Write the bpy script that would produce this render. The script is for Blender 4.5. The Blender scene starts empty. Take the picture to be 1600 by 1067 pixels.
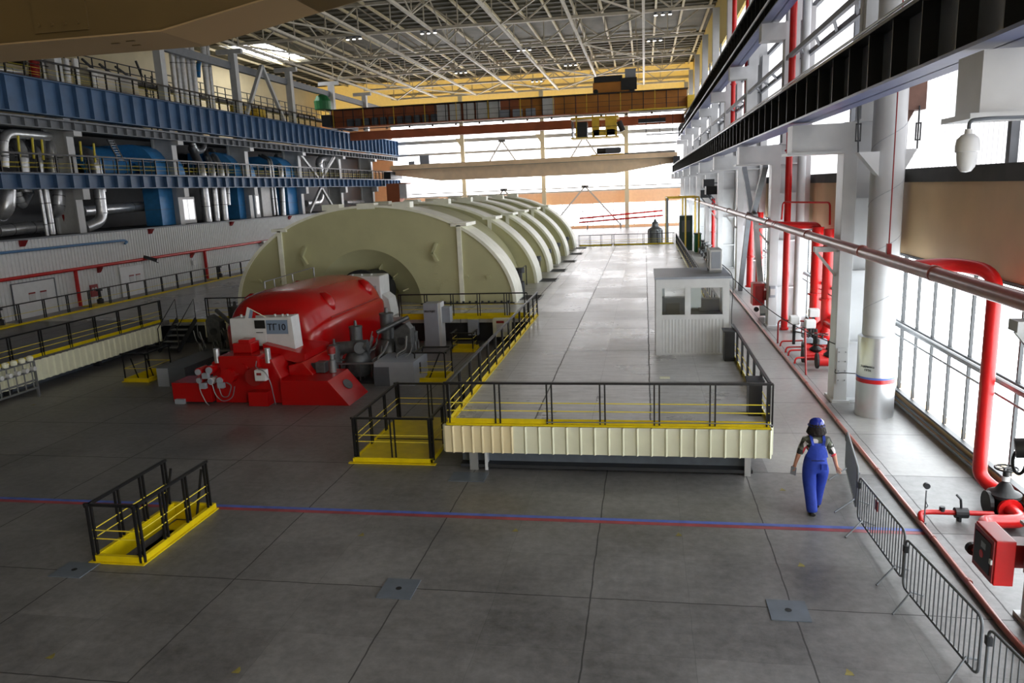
import bpy, math, random
from mathutils import Vector, Matrix
random.seed(7)
PI = math.pi
scene = bpy.context.scene
col = scene.collection

# ---------------------------------------------------------------- camera, world, light, exposure
CAMH = 5.8
CR = Vector((0.9847862569345944, 0.1690624578104213, -0.04017354243591825))
CU = Vector((0.0055616277747934165, 0.20040464319283655, 0.979697426394112))
CF = Vector((-0.17368101925439536, 0.9650159917565363, -0.1964154759811532))
FPX = 1180.49
cam_d = bpy.data.cameras.new('camera')
cam = bpy.data.objects.new('camera', cam_d)
col.objects.link(cam)
cam.matrix_world = Matrix(((CR.x, CU.x, -CF.x, 0), (CR.y, CU.y, -CF.y, 0), (CR.z, CU.z, -CF.z, CAMH), (0, 0, 0, 1)))
cam_d.sensor_width = 36.0
cam_d.lens = FPX / 1600 * 36
cam_d.clip_start = 0.1
cam_d.clip_end = 500
scene.camera = cam

SKY = 10.5
world = bpy.data.worlds.new('sky')
scene.world = world
world.use_nodes = True
bg = world.node_tree.nodes['Background']
bg.inputs[0].default_value = (0.975, 0.97, 1.0, 1)
bg.inputs[1].default_value = SKY

def portal(name, center, rot, sx, sy):
    l = bpy.data.lights.new(name, 'AREA')
    l.shape = 'RECTANGLE'
    l.size = sx
    l.size_y = sy
    l.cycles.is_portal = True
    o = bpy.data.objects.new(name, l)
    o.location = center
    o.rotation_euler = rot
    col.objects.link(o)
# daylight comes in through the glazing of the long right wall, the far wall and the upper left strip
portal('daylight_right_windows', (6.55, 50, 2.1), (0, PI/2, 0), 3.5, 116)
portal('daylight_right_panels', (6.55, 50, 11.4), (0, PI/2, 0), 11.0, 116)
portal('daylight_far_wall', (-15, 109.4, 8.4), (-PI/2, 0, 0), 42, 16.6)
portal('daylight_skylight', (-41, 82, 21.9), (0, 0, 0), 5, 12)

scene.view_settings.view_transform = 'Standard'
scene.view_settings.look = 'None'
scene.view_settings.exposure = 0.0
scene.view_settings.gamma = 1.0
scene.view_settings.use_curve_mapping = False
try:
    scene.cycles.use_denoising = True
    scene.cycles.max_bounces = 8
    scene.cycles.diffuse_bounces = 5
    scene.cycles.glossy_bounces = 3
    scene.cycles.transparent_max_bounces = 12
    scene.cycles.sample_clamp_indirect = 6.0
    scene.cycles.caustics_reflective = False
    scene.cycles.caustics_refractive = False
except Exception:
    pass

# ---------------------------------------------------------------- measuring helpers (photo pixel -> point on a known plane)
def ray(x, y):
    return CR * ((x - 800) / FPX) - CU * ((y - 533.5) / FPX) + CF
def onz(x, y, z=0.0):
    d = ray(x, y); t = (z - CAMH) / d.z
    return Vector((0, 0, CAMH)) + d * t
def onx(x, y, X):
    d = ray(x, y); t = X / d.x
    return Vector((0, 0, CAMH)) + d * t
def ony(x, y, Y):
    d = ray(x, y); t = Y / d.y
    return Vector((0, 0, CAMH)) + d * t
def pxm(p, px):
    return px * (Vector(p) - Vector((0, 0, CAMH))).dot(CF) / FPX

# ---------------------------------------------------------------- materials
def srgb(r, g, b):
    f = lambda c: (c / 255 / 12.92) if c / 255 <= 0.04045 else ((c / 255 + 0.055) / 1.055) ** 2.4
    return (f(r), f(g), f(b), 1)

def mat(name, rgb, rough=0.5, metal=0.0, noise=0.0, nscale=3.0, bump=0.0, bscale=40.0, spec=0.5, rvar=0.0):
    m = bpy.data.materials.new(name)
    m.use_nodes = True
    nt = m.node_tree
    b = nt.nodes['Principled BSDF']
    c = srgb(*rgb)
    b.inputs['Base Color'].default_value = c
    b.inputs['Roughness'].default_value = rough
    b.inputs['Metallic'].default_value = metal
    b.inputs['Specular IOR Level'].default_value = spec
    geo = nt.nodes.new('ShaderNodeNewGeometry')
    if noise > 0 or rvar > 0:
        n = nt.nodes.new('ShaderNodeTexNoise')
        n.inputs['Scale'].default_value = nscale
        n.inputs['Detail'].default_value = 5
        nt.links.new(geo.outputs['Position'], n.inputs['Vector'])
        if noise > 0:
            r = nt.nodes.new('ShaderNodeMapRange')
            r.inputs[1].default_value = 0.3; r.inputs[2].default_value = 0.7
            r.inputs[3].default_value = 1 - noise; r.inputs[4].default_value = 1 + noise * 0.6
            nt.links.new(n.outputs['Fac'], r.inputs[0])
            mx = nt.nodes.new('ShaderNodeVectorMath'); mx.operation = 'MULTIPLY'
            mx.inputs[0].default_value = c[:3]
            nt.links.new(r.outputs[0], mx.inputs[1])
            nt.links.new(mx.outputs[0], b.inputs['Base Color'])
        if rvar > 0:
            r2 = nt.nodes.new('ShaderNodeMapRange')
            r2.inputs[1].default_value = 0.3; r2.inputs[2].default_value = 0.7
            r2.inputs[3].default_value = max(0.02, rough - rvar); r2.inputs[4].default_value = rough + rvar
            nt.links.new(n.outputs['Fac'], r2.inputs[0])
            nt.links.new(r2.outputs[0], b.inputs['Roughness'])
    if bump > 0:
        n2 = nt.nodes.new('ShaderNodeTexNoise')
        n2.inputs['Scale'].default_value = bscale
        nt.links.new(geo.outputs['Position'], n2.inputs['Vector'])
        bp = nt.nodes.new('ShaderNodeBump')
        bp.inputs['Strength'].default_value = bump
        bp.inputs['Distance'].default_value = 0.02
        nt.links.new(n2.outputs['Fac'], bp.inputs['Height'])
        nt.links.new(bp.outputs[0], b.inputs['Normal'])
    return m

def concrete(name, rgb, rough, jx, jy, ox, oy, var=0.12, line=0.35, lw=0.02, gloss_var=0.1, spec=0.5, streak=0.3):
    """slab floor: cracks and joints every jx, jy metres, every tile a tone of its own, stains"""
    m = bpy.data.materials.new(name)
    m.use_nodes = True
    nt = m.node_tree; N = nt.nodes; L = nt.links
    b = N['Principled BSDF']
    geo = N.new('ShaderNodeNewGeometry')
    sep = N.new('ShaderNodeSeparateXYZ'); L.new(geo.outputs['Position'], sep.inputs[0])
    def math_(op, a, b_=None, c_=None):
        n = N.new('ShaderNodeMath'); n.operation = op
        for i, v in enumerate((a, b_, c_)):
            if v is None: continue
            if isinstance(v, (int, float)): n.inputs[i].default_value = v
            else: L.new(v, n.inputs[i])
        return n.outputs[0]
    wob = N.new('ShaderNodeTexNoise'); wob.inputs['Scale'].default_value = 1.7; wob.inputs['Detail'].default_value = 4
    L.new(geo.outputs['Position'], wob.inputs['Vector'])
    w = math_('MULTIPLY', math_('SUBTRACT', wob.outputs['Fac'], 0.5), 0.05)
    def joint(axis, j, o, width):
        u = math_('DIVIDE', math_('SUBTRACT', math_('ADD', axis, w), o), j)
        d = math_('MULTIPLY', math_('ABSOLUTE', math_('SUBTRACT', u, math_('ROUND', u))), j)
        return math_('LESS_THAN', d, width), math_('ROUND', math_('SUBTRACT', u, 0.5))
    lx, ix = joint(sep.outputs[0], jx, ox, lw)
    ly, iy = joint(sep.outputs[1], jy, oy, lw)
    lx2, ix2 = joint(sep.outputs[0], jx / 2, ox, lw * 0.35)
    ly2, iy2 = joint(sep.outputs[1], jy / 2, oy, lw * 0.35)
    lines = math_('MAXIMUM', lx, ly)
    lines2 = math_('MAXIMUM', lx2, ly2)
    comb = N.new('ShaderNodeCombineXYZ'); L.new(ix2, comb.inputs[0]); L.new(iy2, comb.inputs[1])
    wn = N.new('ShaderNodeTexWhiteNoise'); L.new(comb.outputs[0], wn.inputs['Vector'])
    n1 = N.new('ShaderNodeTexNoise'); n1.inputs['Scale'].default_value = 0.35; n1.inputs['Detail'].default_value = 8; n1.inputs['Roughness'].default_value = 0.65
    L.new(geo.outputs['Position'], n1.inputs['Vector'])
    n2 = N.new('ShaderNodeTexNoise'); n2.inputs['Scale'].default_value = 6; n2.inputs['Detail'].default_value = 8; n2.inputs['Roughness'].default_value = 0.7
    L.new(geo.outputs['Position'], n2.inputs['Vector'])
    v = math_('ADD', 1.0, math_('MULTIPLY', math_('SUBTRACT', wn.outputs['Value'], 0.5), var * 0.5))
    v = math_('ADD', v, math_('MULTIPLY', math_('SUBTRACT', n1.outputs['Fac'], 0.5), var * 5))
    v = math_('ADD', v, math_('MULTIPLY', math_('SUBTRACT', n2.outputs['Fac'], 0.5), var * 3.2))
    mp = N.new('ShaderNodeMapping'); mp.inputs['Scale'].default_value = (0.7, 5.0, 1); L.new(geo.outputs['Position'], mp.inputs['Vector'])
    n3 = N.new('ShaderNodeTexNoise'); n3.inputs['Scale'].default_value = 1.2; n3.inputs['Detail'].default_value = 7; n3.inputs['Roughness'].default_value = 0.7
    L.new(mp.outputs[0], n3.inputs['Vector'])
    v = math_('ADD', v, math_('MULTIPLY', math_('SUBTRACT', n3.outputs['Fac'], 0.5), streak))
    v = math_('MULTIPLY', v, math_('SUBTRACT', 1.0, math_('MULTIPLY', lines, 1 - line)))
    v = math_('MULTIPLY', v, math_('SUBTRACT', 1.0, math_('MULTIPLY', lines2, (1 - line) * 0.5)))
    mx = N.new('ShaderNodeVectorMath'); mx.operation = 'MULTIPLY'
    mx.inputs[0].default_value = srgb(*rgb)[:3]
    L.new(v, mx.inputs[1]); L.new(mx.outputs[0], b.inputs['Base Color'])
    b.inputs['Specular IOR Level'].default_value = spec
    r = math_('ADD', rough, math_('MULTIPLY', math_('SUBTRACT', n1.outputs['Fac'], 0.5), gloss_var * 4))
    r = math_('ADD', r, math_('MULTIPLY', math_('SUBTRACT', wn.outputs['Value'], 0.5), gloss_var * 0.8))
    r = math_('MAXIMUM', math_('ADD', r, math_('MULTIPLY', lines, 0.3)), 0.16)
    L.new(r, b.inputs['Roughness'])
    bp = N.new('ShaderNodeBump'); bp.inputs['Strength'].default_value = 0.12; bp.inputs['Distance'].default_value = 0.02
    L.new(n2.outputs['Fac'], bp.inputs['Height']); L.new(bp.outputs[0], b.inputs['Normal'])
    return m

def glazing(name, trans, tint=(1, 1, 1), gloss=0.08, stripe=None):
    m = bpy.data.materials.new(name)
    m.use_nodes = True
    nt = m.node_tree; N = nt.nodes; L = nt.links
    N.remove(N['Principled BSDF'])
    out = N['Material Output']
    t = N.new('ShaderNodeBsdfTransparent')
    t.inputs[0].default_value = (trans * tint[0], trans * tint[1], trans * tint[2], 1)
    if stripe:
        geo = N.new('ShaderNodeNewGeometry')
        sep = N.new('ShaderNodeSeparateXYZ'); L.new(geo.outputs['Position'], sep.inputs[0])
        mu = N.new('ShaderNodeMath'); mu.operation = 'MULTIPLY'; mu.inputs[1].default_value = 2 * PI / stripe
        L.new(sep.outputs[1], mu.inputs[0])
        sn = N.new('ShaderNodeMath'); sn.operation = 'SINE'; L.new(mu.outputs[0], sn.inputs[0])
        mr = N.new('ShaderNodeMapRange'); mr.inputs[1].default_value = 0.5; mr.inputs[2].default_value = 1.0
        mr.inputs[3].default_value = trans; mr.inputs[4].default_value = trans * 0.56
        L.new(sn.outputs[0], mr.inputs[0])
        L.new(mr.outputs[0], t.inputs[0])
    g = N.new('ShaderNodeBsdfGlossy'); g.inputs['Roughness'].default_value = 0.15
    mix = N.new('ShaderNodeMixShader'); mix.inputs[0].default_value = gloss
    L.new(t.outputs[0], mix.inputs[1]); L.new(g.outputs[0], mix.inputs[2]); L.new(mix.outputs[0], out.inputs[0])
    return m

M = {}
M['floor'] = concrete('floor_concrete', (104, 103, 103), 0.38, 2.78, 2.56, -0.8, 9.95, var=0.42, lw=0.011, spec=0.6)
M['aisle'] = concrete('aisle_painted_daylight', (136, 135, 134), 0.38, 2.78, 2.56, -0.8, 9.95, var=0.2, lw=0.010, spec=0.6)  # same floor concrete, paler to stand in for daylight near the windows
M['deck'] = concrete('deck_concrete', (176, 176, 176), 0.3, 2.4, 3.6, 0.1, 18.3, var=0.2, lw=0.016, gloss_var=0.07, spec=0.9, streak=1.5, line=0.2)
M['white'] = mat('white_paint', (205, 206, 206), 0.45, noise=0.08)
M['steel_white'] = mat('steel_white_paint', (196, 198, 200), 0.4, noise=0.1, nscale=1.5)
M['steel_grey'] = mat('steel_grey_paint', (118, 122, 128), 0.5, noise=0.12)
M['truss'] = mat('truss_paint', (214, 206, 188), 0.55, noise=0.15, nscale=2)
M['roof'] = mat('roof_sheet', (112, 108, 92), 0.7, noise=0.35, nscale=0.5)
M['purlin'] = mat('purlin_paint', (222, 208, 168), 0.55, noise=0.15)
M['black'] = mat('black_paint', (20, 20, 22), 0.35)
M['girder_web'] = mat('girder_web_painted_sheen', (110, 115, 128), 0.28, noise=0.15, nscale=2)  # black web made paler, its reflected light put into the colour
M['girder_flange'] = mat('girder_flange_paint', (84, 94, 136), 0.35, noise=0.15, nscale=2)
M['girder_black'] = mat('girder_black_paint', (26, 28, 34), 0.3, noise=0.2, nscale=2)
M['girder_blue'] = mat('girder_blue_paint', (76, 106, 142), 0.4, noise=0.2, nscale=1.2)
M['yellow'] = mat('yellow_paint', (214, 190, 10), 0.35, noise=0.12, nscale=4)
M['yellow_wire'] = mat('yellow_wire_paint', (222, 204, 60), 0.4)
M['cream'] = mat('cream_cladding', (222, 222, 196), 0.5, noise=0.06)
M['casing'] = mat('casing_cream_paint', (190, 188, 148), 0.42, noise=0.08, nscale=1.0, bump=0.05, bscale=2)
M['casing_sunlit'] = mat('casing_painted_sunlight', (244, 244, 228), 0.4, noise=0.08)  # paler casing cream, sunlight on the bands put into the colour
M['red'] = mat('red_paint', (168, 5, 8), 0.24, spec=0.6)
M['crane_under'] = mat('crane_underside_painted_light', (120, 98, 68), 0.5, noise=0.1, nscale=1.0)  # underside of the near crane, its lit look put into a paler tan
M['barrier'] = mat('barrier_steel', (104, 108, 112), 0.45, metal=0.3)
M['red_dark'] = mat('dark_red_paint', (140, 22, 22), 0.4, noise=0.15)
M['red_pipe'] = mat('red_pipe_paint', (196, 24, 24), 0.3, noise=0.1, nscale=5)
M['brown_pipe'] = mat('brown_pipe_paint', (150, 78, 68), 0.28, noise=0.2, nscale=5)
M['rust'] = mat('rusty_steel', (112, 80, 68), 0.6, noise=0.3)
M['silver'] = mat('silver_cladding', (222, 224, 227), 0.3, metal=0.7, noise=0.15, nscale=4, bump=0.25, bscale=6)
M['galv'] = mat('galvanised_steel', (140, 143, 146), 0.4, metal=0.6, noise=0.15)
M['alu'] = mat('aluminium_sheet', (205, 207, 210), 0.3, metal=0.8, noise=0.05)
M['blue'] = mat('blue_duct_paint', (66, 146, 212), 0.4, noise=0.12)
M['blue_pipe'] = mat('blue_pipe_paint', (84, 130, 176), 0.4)
M['dark'] = mat('dark_steel', (38, 40, 44), 0.5, noise=0.2)
M['iron'] = mat('cast_iron_grey', (84, 86, 88), 0.4, metal=0.3, noise=0.3, nscale=8)
M['pit'] = mat('pit_black', (12, 12, 13), 0.8)
M['grey'] = mat('grey_enamel', (148, 154, 164), 0.4, noise=0.06)
M['grey_dark'] = mat('dark_grey_enamel', (84, 90, 98), 0.45, noise=0.1)
M['blue_grey'] = mat('blue_grey_plate', (92, 100, 110), 0.4, noise=0.15, nscale=5)
M['tan'] = mat('crane_tan_paint', (250, 222, 184), 0.45, noise=0.1, nscale=1.0)
M['brown_crane'] = mat('crane_side_painted_shade', (66, 50, 20), 0.5, noise=0.15, nscale=0.8)  # shaded sides of the near crane put into a darker brown
M['orange'] = mat('crane_orange_paint', (196, 128, 50), 0.45, noise=0.2, nscale=0.6)
M['orange_red'] = mat('crane_orange_painted_dim_light', (168, 96, 62), 0.5, noise=0.2, nscale=0.6)
M['crane_yellow'] = mat('crane_yellow_paint', (222, 186, 60), 0.45, noise=0.15)
M['panel_brown'] = mat('spandrel_panel', (214, 182, 138), 0.55, noise=0.1, nscale=0.8)
M['panel_peach'] = mat('peach_panel', (240, 196, 150), 0.5, noise=0.06)
M['panel_yellow'] = mat('yellow_cream_panel', (246, 218, 120), 0.55, noise=0.08, nscale=0.5)
M['panel_cream'] = mat('cream_wall_panel', (226, 212, 172), 0.6, noise=0.1, nscale=0.5)
M['strip_dark'] = mat('dark_strip', (66, 66, 64), 0.7, noise=0.3, nscale=2)
M['corr'] = mat('corrugated_white_sheet', (226, 228, 230), 0.5, noise=0.06)
M['frame_dark'] = mat('window_frame_dark', (58, 60, 62), 0.5)
M['frame_pale'] = mat('pale_steel_frame', (214, 208, 184), 0.5)
M['frame_grey'] = mat('pale_grey_frame', (186, 188, 190), 0.5)
M['glass'] = glazing('clear_window_glass', 0.95, (0.97, 1, 1))
M['glass_corr'] = glazing('translucent_corrugated_sheet', 0.50, (1, 1, 1), 0.1, stripe=0.22)
M['glass_far'] = glazing('far_wall_glazing', 0.82, (1, 1, 1), 0.06)
M['skin'] = mat('skin', (196, 142, 118), 0.55)
M['overall'] = mat('blue_overall_cloth', (34, 62, 168), 0.75, noise=0.15, nscale=9, bump=0.4, bscale=14)
M['overall_dark'] = mat('dark_blue_cloth', (22, 28, 66), 0.8)
M['hair'] = mat('dark_brown_hair', (26, 18, 16), 0.85, bump=0.6, bscale=60)
M['helmet'] = mat('blue_hard_hat', (28, 44, 140), 0.2)
M['shoe'] = mat('black_shoe', (16, 16, 18), 0.5)
M['text'] = mat('dark_lettering', (16, 22, 34), 0.5)
M['plate'] = mat('blue_grey_sign', (120, 138, 160), 0.5)
M['red_mark'] = mat('floor_red_line', (150, 62, 70), 0.45, noise=0.35, nscale=3)
M['blue_mark'] = mat('floor_blue_line', (78, 100, 178), 0.45, noise=0.35, nscale=3)
M['yellow_mark'] = mat('floor_yellow_mark', (130, 120, 58), 0.5, noise=0.3, nscale=8)
M['tray'] = mat('dome_white', (222, 224, 228), 0.3)
M['rubber'] = mat('black_rubber', (15, 15, 16), 0.6)
M['green'] = mat('green_enamel', (38, 120, 70), 0.5)
M['green_dark'] = mat('dark_green_enamel', (44, 66, 58), 0.5)
def translucent(name, rgb, amount):
    m = mat(name, rgb, 0.5, noise=0.06)
    nt = m.node_tree; b = nt.nodes['Principled BSDF']; out = nt.nodes['Material Output']
    t = nt.nodes.new('ShaderNodeBsdfTranslucent'); t.inputs[0].default_value = srgb(*rgb)
    mix = nt.nodes.new('ShaderNodeMixShader'); mix.inputs[0].default_value = amount
    nt.links.new(b.outputs[0], mix.inputs[1]); nt.links.new(t.outputs[0], mix.inputs[2]); nt.links.new(mix.outputs[0], out.inputs[0])
    return m
M['panel_peach'] = translucent('peach_fibreglass_panel', (240, 208, 172), 0.13)
M['panel_yellow_far'] = translucent('yellow_panel_added_glow', (250, 234, 180), 0.16)  # painted wall panels, translucency added to stand in for window light on them
def shirt_mat():
    m = bpy.data.materials.new('patterned_shirt_cloth')
    m.use_nodes = True
    nt = m.node_tree; b = nt.nodes['Principled BSDF']
    geo = nt.nodes.new('ShaderNodeNewGeometry')
    vz = nt.nodes.new('ShaderNodeTexVoronoi'); vz.inputs['Scale'].default_value = 13
    nt.links.new(geo.outputs['Position'], vz.inputs['Vector'])
    sp = nt.nodes.new('ShaderNodeSeparateColor'); nt.links.new(vz.outputs['Color'], sp.inputs[0])
    cr = nt.nodes.new('ShaderNodeValToRGB'); cr.color_ramp.interpolation = 'CONSTANT'
    e = cr.color_ramp.elements
    e[0].position = 0; e[0].color = srgb(44, 44, 40)
    e[1].position = 0.38; e[1].color = srgb(210, 206, 208)
    for p_, c_ in ((0.58, (96, 100, 88)), (0.76, (206, 66, 78)), (0.86, (60, 62, 58))):
        x = e.new(p_); x.color = srgb(*c_)
    nt.links.new(sp.outputs[0], cr.inputs[0]); nt.links.new(cr.outputs[0], b.inputs['Base Color'])
    b.inputs['Roughness'].default_value = 0.8
    return m
M['shirt'] = shirt_mat()
def lamp_mat():
    m = bpy.data.materials.new('lit_lamp_lens'); m.use_nodes = True
    b = m.node_tree.nodes['Principled BSDF']
    b.inputs['Emission Color'].default_value = (1, 0.98, 0.92, 1); b.inputs['Emission Strength'].default_value = 6
    return m
M['lamp'] = lamp_mat()

# ---------------------------------------------------------------- mesh helpers
def rot2(x, y, a):
    return x * math.cos(a) - y * math.sin(a), x * math.sin(a) + y * math.cos(a)

class MB:
    def __init__(s): s.v = []; s.f = []
    def add(s, vs, fs):
        o = len(s.v); s.v += [tuple(v) for v in vs]; s.f += [tuple(i + o for i in f) for f in fs]; return s
    def box(s, x0, x1, y0, y1, z0, z1):
        if x0 > x1: x0, x1 = x1, x0
        if y0 > y1: y0, y1 = y1, y0
        if z0 > z1: z0, z1 = z1, z0
        return s.add([(x0, y0, z0), (x1, y0, z0), (x1, y1, z0), (x0, y1, z0), (x0, y0, z1), (x1, y0, z1), (x1, y1, z1), (x0, y1, z1)],
                     [(0, 3, 2, 1), (4, 5, 6, 7), (0, 1, 5, 4), (1, 2, 6, 5), (2, 3, 7, 6), (3, 0, 4, 7)])
    def bar(s, p, q, w, h, up=(0, 0, 1)):
        p = Vector(p); q = Vector(q); d = (q - p).normalized(); up = Vector(up)
        if abs(d.dot(up)) > 0.98: up = Vector((0, 1, 0))
        sx = d.cross(up).normalized() * (w / 2); sz = sx.cross(d).normalized() * (h / 2)
        vs = [a + i * sx + j * sz for a in (p, q) for i, j in ((-1, -1), (1, -1), (1, 1), (-1, 1))]
        return s.add(vs, [(0, 1, 2, 3), (7, 6, 5, 4), (0, 4, 5, 1), (1, 5, 6, 2), (2, 6, 7, 3), (3, 7, 4, 0)])
    def tube(s, pts, r, n=10, caps=True, radii=None):
        pts = [Vector(p) for p in pts]
        t = (pts[1] - pts[0]).normalized()
        a = Vector((0, 0, 1)) if abs(t.z) < 0.9 else Vector((1, 0, 0))
        u = t.cross(a).normalized()
        rings = []
        for i, p in enumerate(pts):
            if i == 0: d = pts[1] - pts[0]
            elif i == len(pts) - 1: d = pts[-1] - pts[-2]
            else: d = (pts[i + 1] - p).normalized() + (p - pts[i - 1]).normalized()
            d.normalize()
            u = (u - d * u.dot(d)).normalized(); w = d.cross(u)
            rr = radii[i] if radii else r
            rings.append([p + (u * math.cos(2 * PI * k / n) + w * math.sin(2 * PI * k / n)) * rr for k in range(n)])
        o = [v for ring in rings for v in ring]
        f = []
        for i in range(len(pts) - 1):
            for k in range(n):
                k2 = (k + 1) % n
                f.append((i * n + k, i * n + k2, (i + 1) * n + k2, (i + 1) * n + k))
        if caps:
            f.append(tuple(reversed(range(n)))); f.append(tuple((len(pts) - 1) * n + k for k in range(n)))
        return s.add(o, f)
    def cyl(s, p, q, r, n=16, r2=None):
        return s.tube([p, q], r, n, radii=[r, r if r2 is None else r2])
    def prism(s, poly, axis, a, b):
        """poly: 2-D outline; axis 'x': (y,z) outline along x; 'y': (x,z); 'z': (x,y)"""
        mk = {'x': lambda u, w, t: (t, u, w), 'y': lambda u, w, t: (u, t, w), 'z': lambda u, w, t: (u, w, t)}[axis]
        n = len(poly)
        vs = [mk(u, w, a) for u, w in poly] + [mk(u, w, b) for u, w in poly]
        fs = [tuple(range(n)), tuple(reversed(range(n, 2 * n)))] + [(i, i + n, (i + 1) % n + n, (i + 1) % n) for i in range(n)]
        return s.add(vs, fs)
    def lathe(s, prof, c, n=20):
        """prof: (r, z) from bottom to top around a vertical axis at c"""
        vs = []
        for r, z in prof:
            vs += [(c[0] + r * math.cos(2 * PI * k / n), c[1] + r * math.sin(2 * PI * k / n), c[2] + z) for k in range(n)]
        fs = []
        for i in range(len(prof) - 1):
            fs += [(i * n + k, i * n + (k + 1) % n, (i + 1) * n + (k + 1) % n, (i + 1) * n + k) for k in range(n)]
        fs += [tuple(reversed(range(n))), tuple((len(prof) - 1) * n + k for k in range(n))]
        return s.add(vs, fs)
    def sheet(s, p0, p1, z0, z1, pitch, depth, nrm, flat=0.55):
        """ribbed sheet (with real folds and thickness) standing between p0 and p1 in plan"""
        p0 = Vector((p0[0], p0[1], 0)); p1 = Vector((p1[0], p1[1], 0)); L_ = (p1 - p0).length; d = (p1 - p0) / L_
        nv = Vector((nrm[0], nrm[1], 0)).normalized()
        n = max(1, round(L_ / pitch)); pt = []
        for i in range(n):
            a = i / n * L_; w = L_ / n
            for fr, h in ((0, 0), (flat, 0), (flat + 0.1, 1), (0.9, 1), (1.0, 0)):
                if fr == 1.0 and i < n - 1: continue
                pt.append(p0 + d * (a + fr * w) + nv * depth * h)
        back = nv * (-0.01)
        vs = []; fs = []
        for q in pt:
            for off in (Vector(), back):
                vs += [(q.x + off.x, q.y + off.y, z0), (q.x + off.x, q.y + off.y, z1)]
        for i in range(len(pt) - 1):
            a = i * 4; b = a + 4
            fs += [(a, b, b + 1, a + 1), (a + 2, a + 3, b + 3, b + 2), (a + 1, b + 1, b + 3, a + 3), (a, a + 2, b + 2, b)]
        e = (len(pt) - 1) * 4
        fs += [(0, 1, 3, 2), (e, e + 2, e + 3, e + 1)]
        return s.add(vs, fs)
    def build(s, name, m, parent=None, smooth=False, label=None, bevel=0.0):
        org = Vector()
        q = parent
        while q is not None:
            org += q.location; q = q.parent
        me = bpy.data.meshes.new(name)
        me.from_pydata([(v[0] - org.x, v[1] - org.y, v[2] - org.z) for v in s.v], [], s.f)
        me.validate(); me.update()
        if smooth:
            for p in me.polygons: p.use_smooth = True
            try: me.set_sharp_from_angle(angle=math.radians(40))
            except Exception: pass
        me.materials.append(M[m] if isinstance(m, str) else m)
        o = bpy.data.objects.new(name, me); col.objects.link(o)
        if parent is not None: o.parent = parent
        else:
            # own origin at the base centre
            xs = [v[0] for v in s.v]; ys = [v[1] for v in s.v]; zs = [v[2] for v in s.v]
            c = Vector(((min(xs) + max(xs)) / 2, (min(ys) + max(ys)) / 2, min(zs)))
            me.transform(Matrix.Translation(-c)); o.location = c
        if bevel > 0:
            b = o.modifiers.new('bevel', 'BEVEL'); b.width = bevel; b.segments = 2; b.limit_method = 'ANGLE'
        if label: o['label'] = label
        return o

def tag(o, label=None, cat=None, group=None, kind=None):
    if label: o['label'] = label
    if cat: o['category'] = cat
    if group: o['group'] = group
    if kind: o['kind'] = kind
    return o
def thing(name, loc, label, cat, group=None):
    o = bpy.data.objects.new(name, None); col.objects.link(o); o.location = Vector(loc)
    o.empty_display_size = 0.2
    return tag(o, label, cat, group)
def struct(name, mb, m, label=None, **k):
    o = mb.build(name, m, None, **k); o['kind'] = 'structure'
    if label: o['label'] = label
    return o
def copy_tree(o, loc=None, label=None, parent=None):
    c = o.copy(); col.objects.link(c)
    if parent is not None: c.parent = parent
    for ch in list(o.children): copy_tree(ch, parent=c)
    if loc is not None: c.location = Vector(loc)
    if label: c['label'] = label
    return c
def bend(pts, r=0.3, n=5):
    """round the corners of a polyline"""
    pts = [Vector(p) for p in pts]; out = [pts[0]]
    for i in range(1, len(pts) - 1):
        a, b, c = pts[i - 1], pts[i], pts[i + 1]
        d1 = (a - b); d2 = (c - b); rr = min(r, d1.length * 0.48, d2.length * 0.48)
        s_ = b + d1.normalized() * rr; e_ = b + d2.normalized() * rr
        for k in range(n + 1):
            t = k / n
            out.append(s_ * (1 - t) ** 2 + b * 2 * t * (1 - t) + e_ * t * t)
    out.append(pts[-1])
    return out
def ell(cx, cz, a, h, n, t0=0.0, t1=PI):
    return [(cx + a * math.cos(t0 + (t1 - t0) * i / n), cz + h * math.sin(t0 + (t1 - t0) * i / n)) for i in range(n + 1)]
ORD = ['nearest', 'second nearest', 'third nearest', 'fourth nearest', 'fifth nearest', 'sixth nearest', 'seventh nearest', 'eighth nearest', 'ninth nearest', 'tenth nearest', 'eleventh nearest', 'twelfth nearest']
def text_mesh(body, size, name, m, parent, origin, xdir, zdir, extrude=0.004):
    cu = bpy.data.curves.new(name, 'FONT'); cu.body = body; cu.size = size; cu.extrude = extrude; cu.offset = size * 0.012
    cu.align_x = 'CENTER'; cu.align_y = 'CENTER'
    to = bpy.data.objects.new(name + '_curve', cu); col.objects.link(to)
    dg = bpy.context.evaluated_depsgraph_get()
    me = bpy.data.meshes.new_from_object(to.evaluated_get(dg))
    bpy.data.objects.remove(to)
    x = Vector(xdir).normalized(); z = Vector(zdir).normalized(); n_ = x.cross(z)
    org = Vector(origin); q = parent
    while q is not None: org -= q.location; q = q.parent
    me.transform(Matrix(((x.x, z.x, n_.x, org.x), (x.y, z.y, n_.y, org.y), (x.z, z.z, n_.z, org.z), (0, 0, 0, 1))))
    me.materials.clear(); me.materials.append(M[m])
    o = bpy.data.objects.new(name, me); col.objects.link(o); o.parent = parent
    return o
# ================================================================ BUILDING SHELL
YK = [9.7 + 10.9 * k for k in range(-1, 10)]      # column rows
Y0, Y1 = -8.0, 109.0
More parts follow.
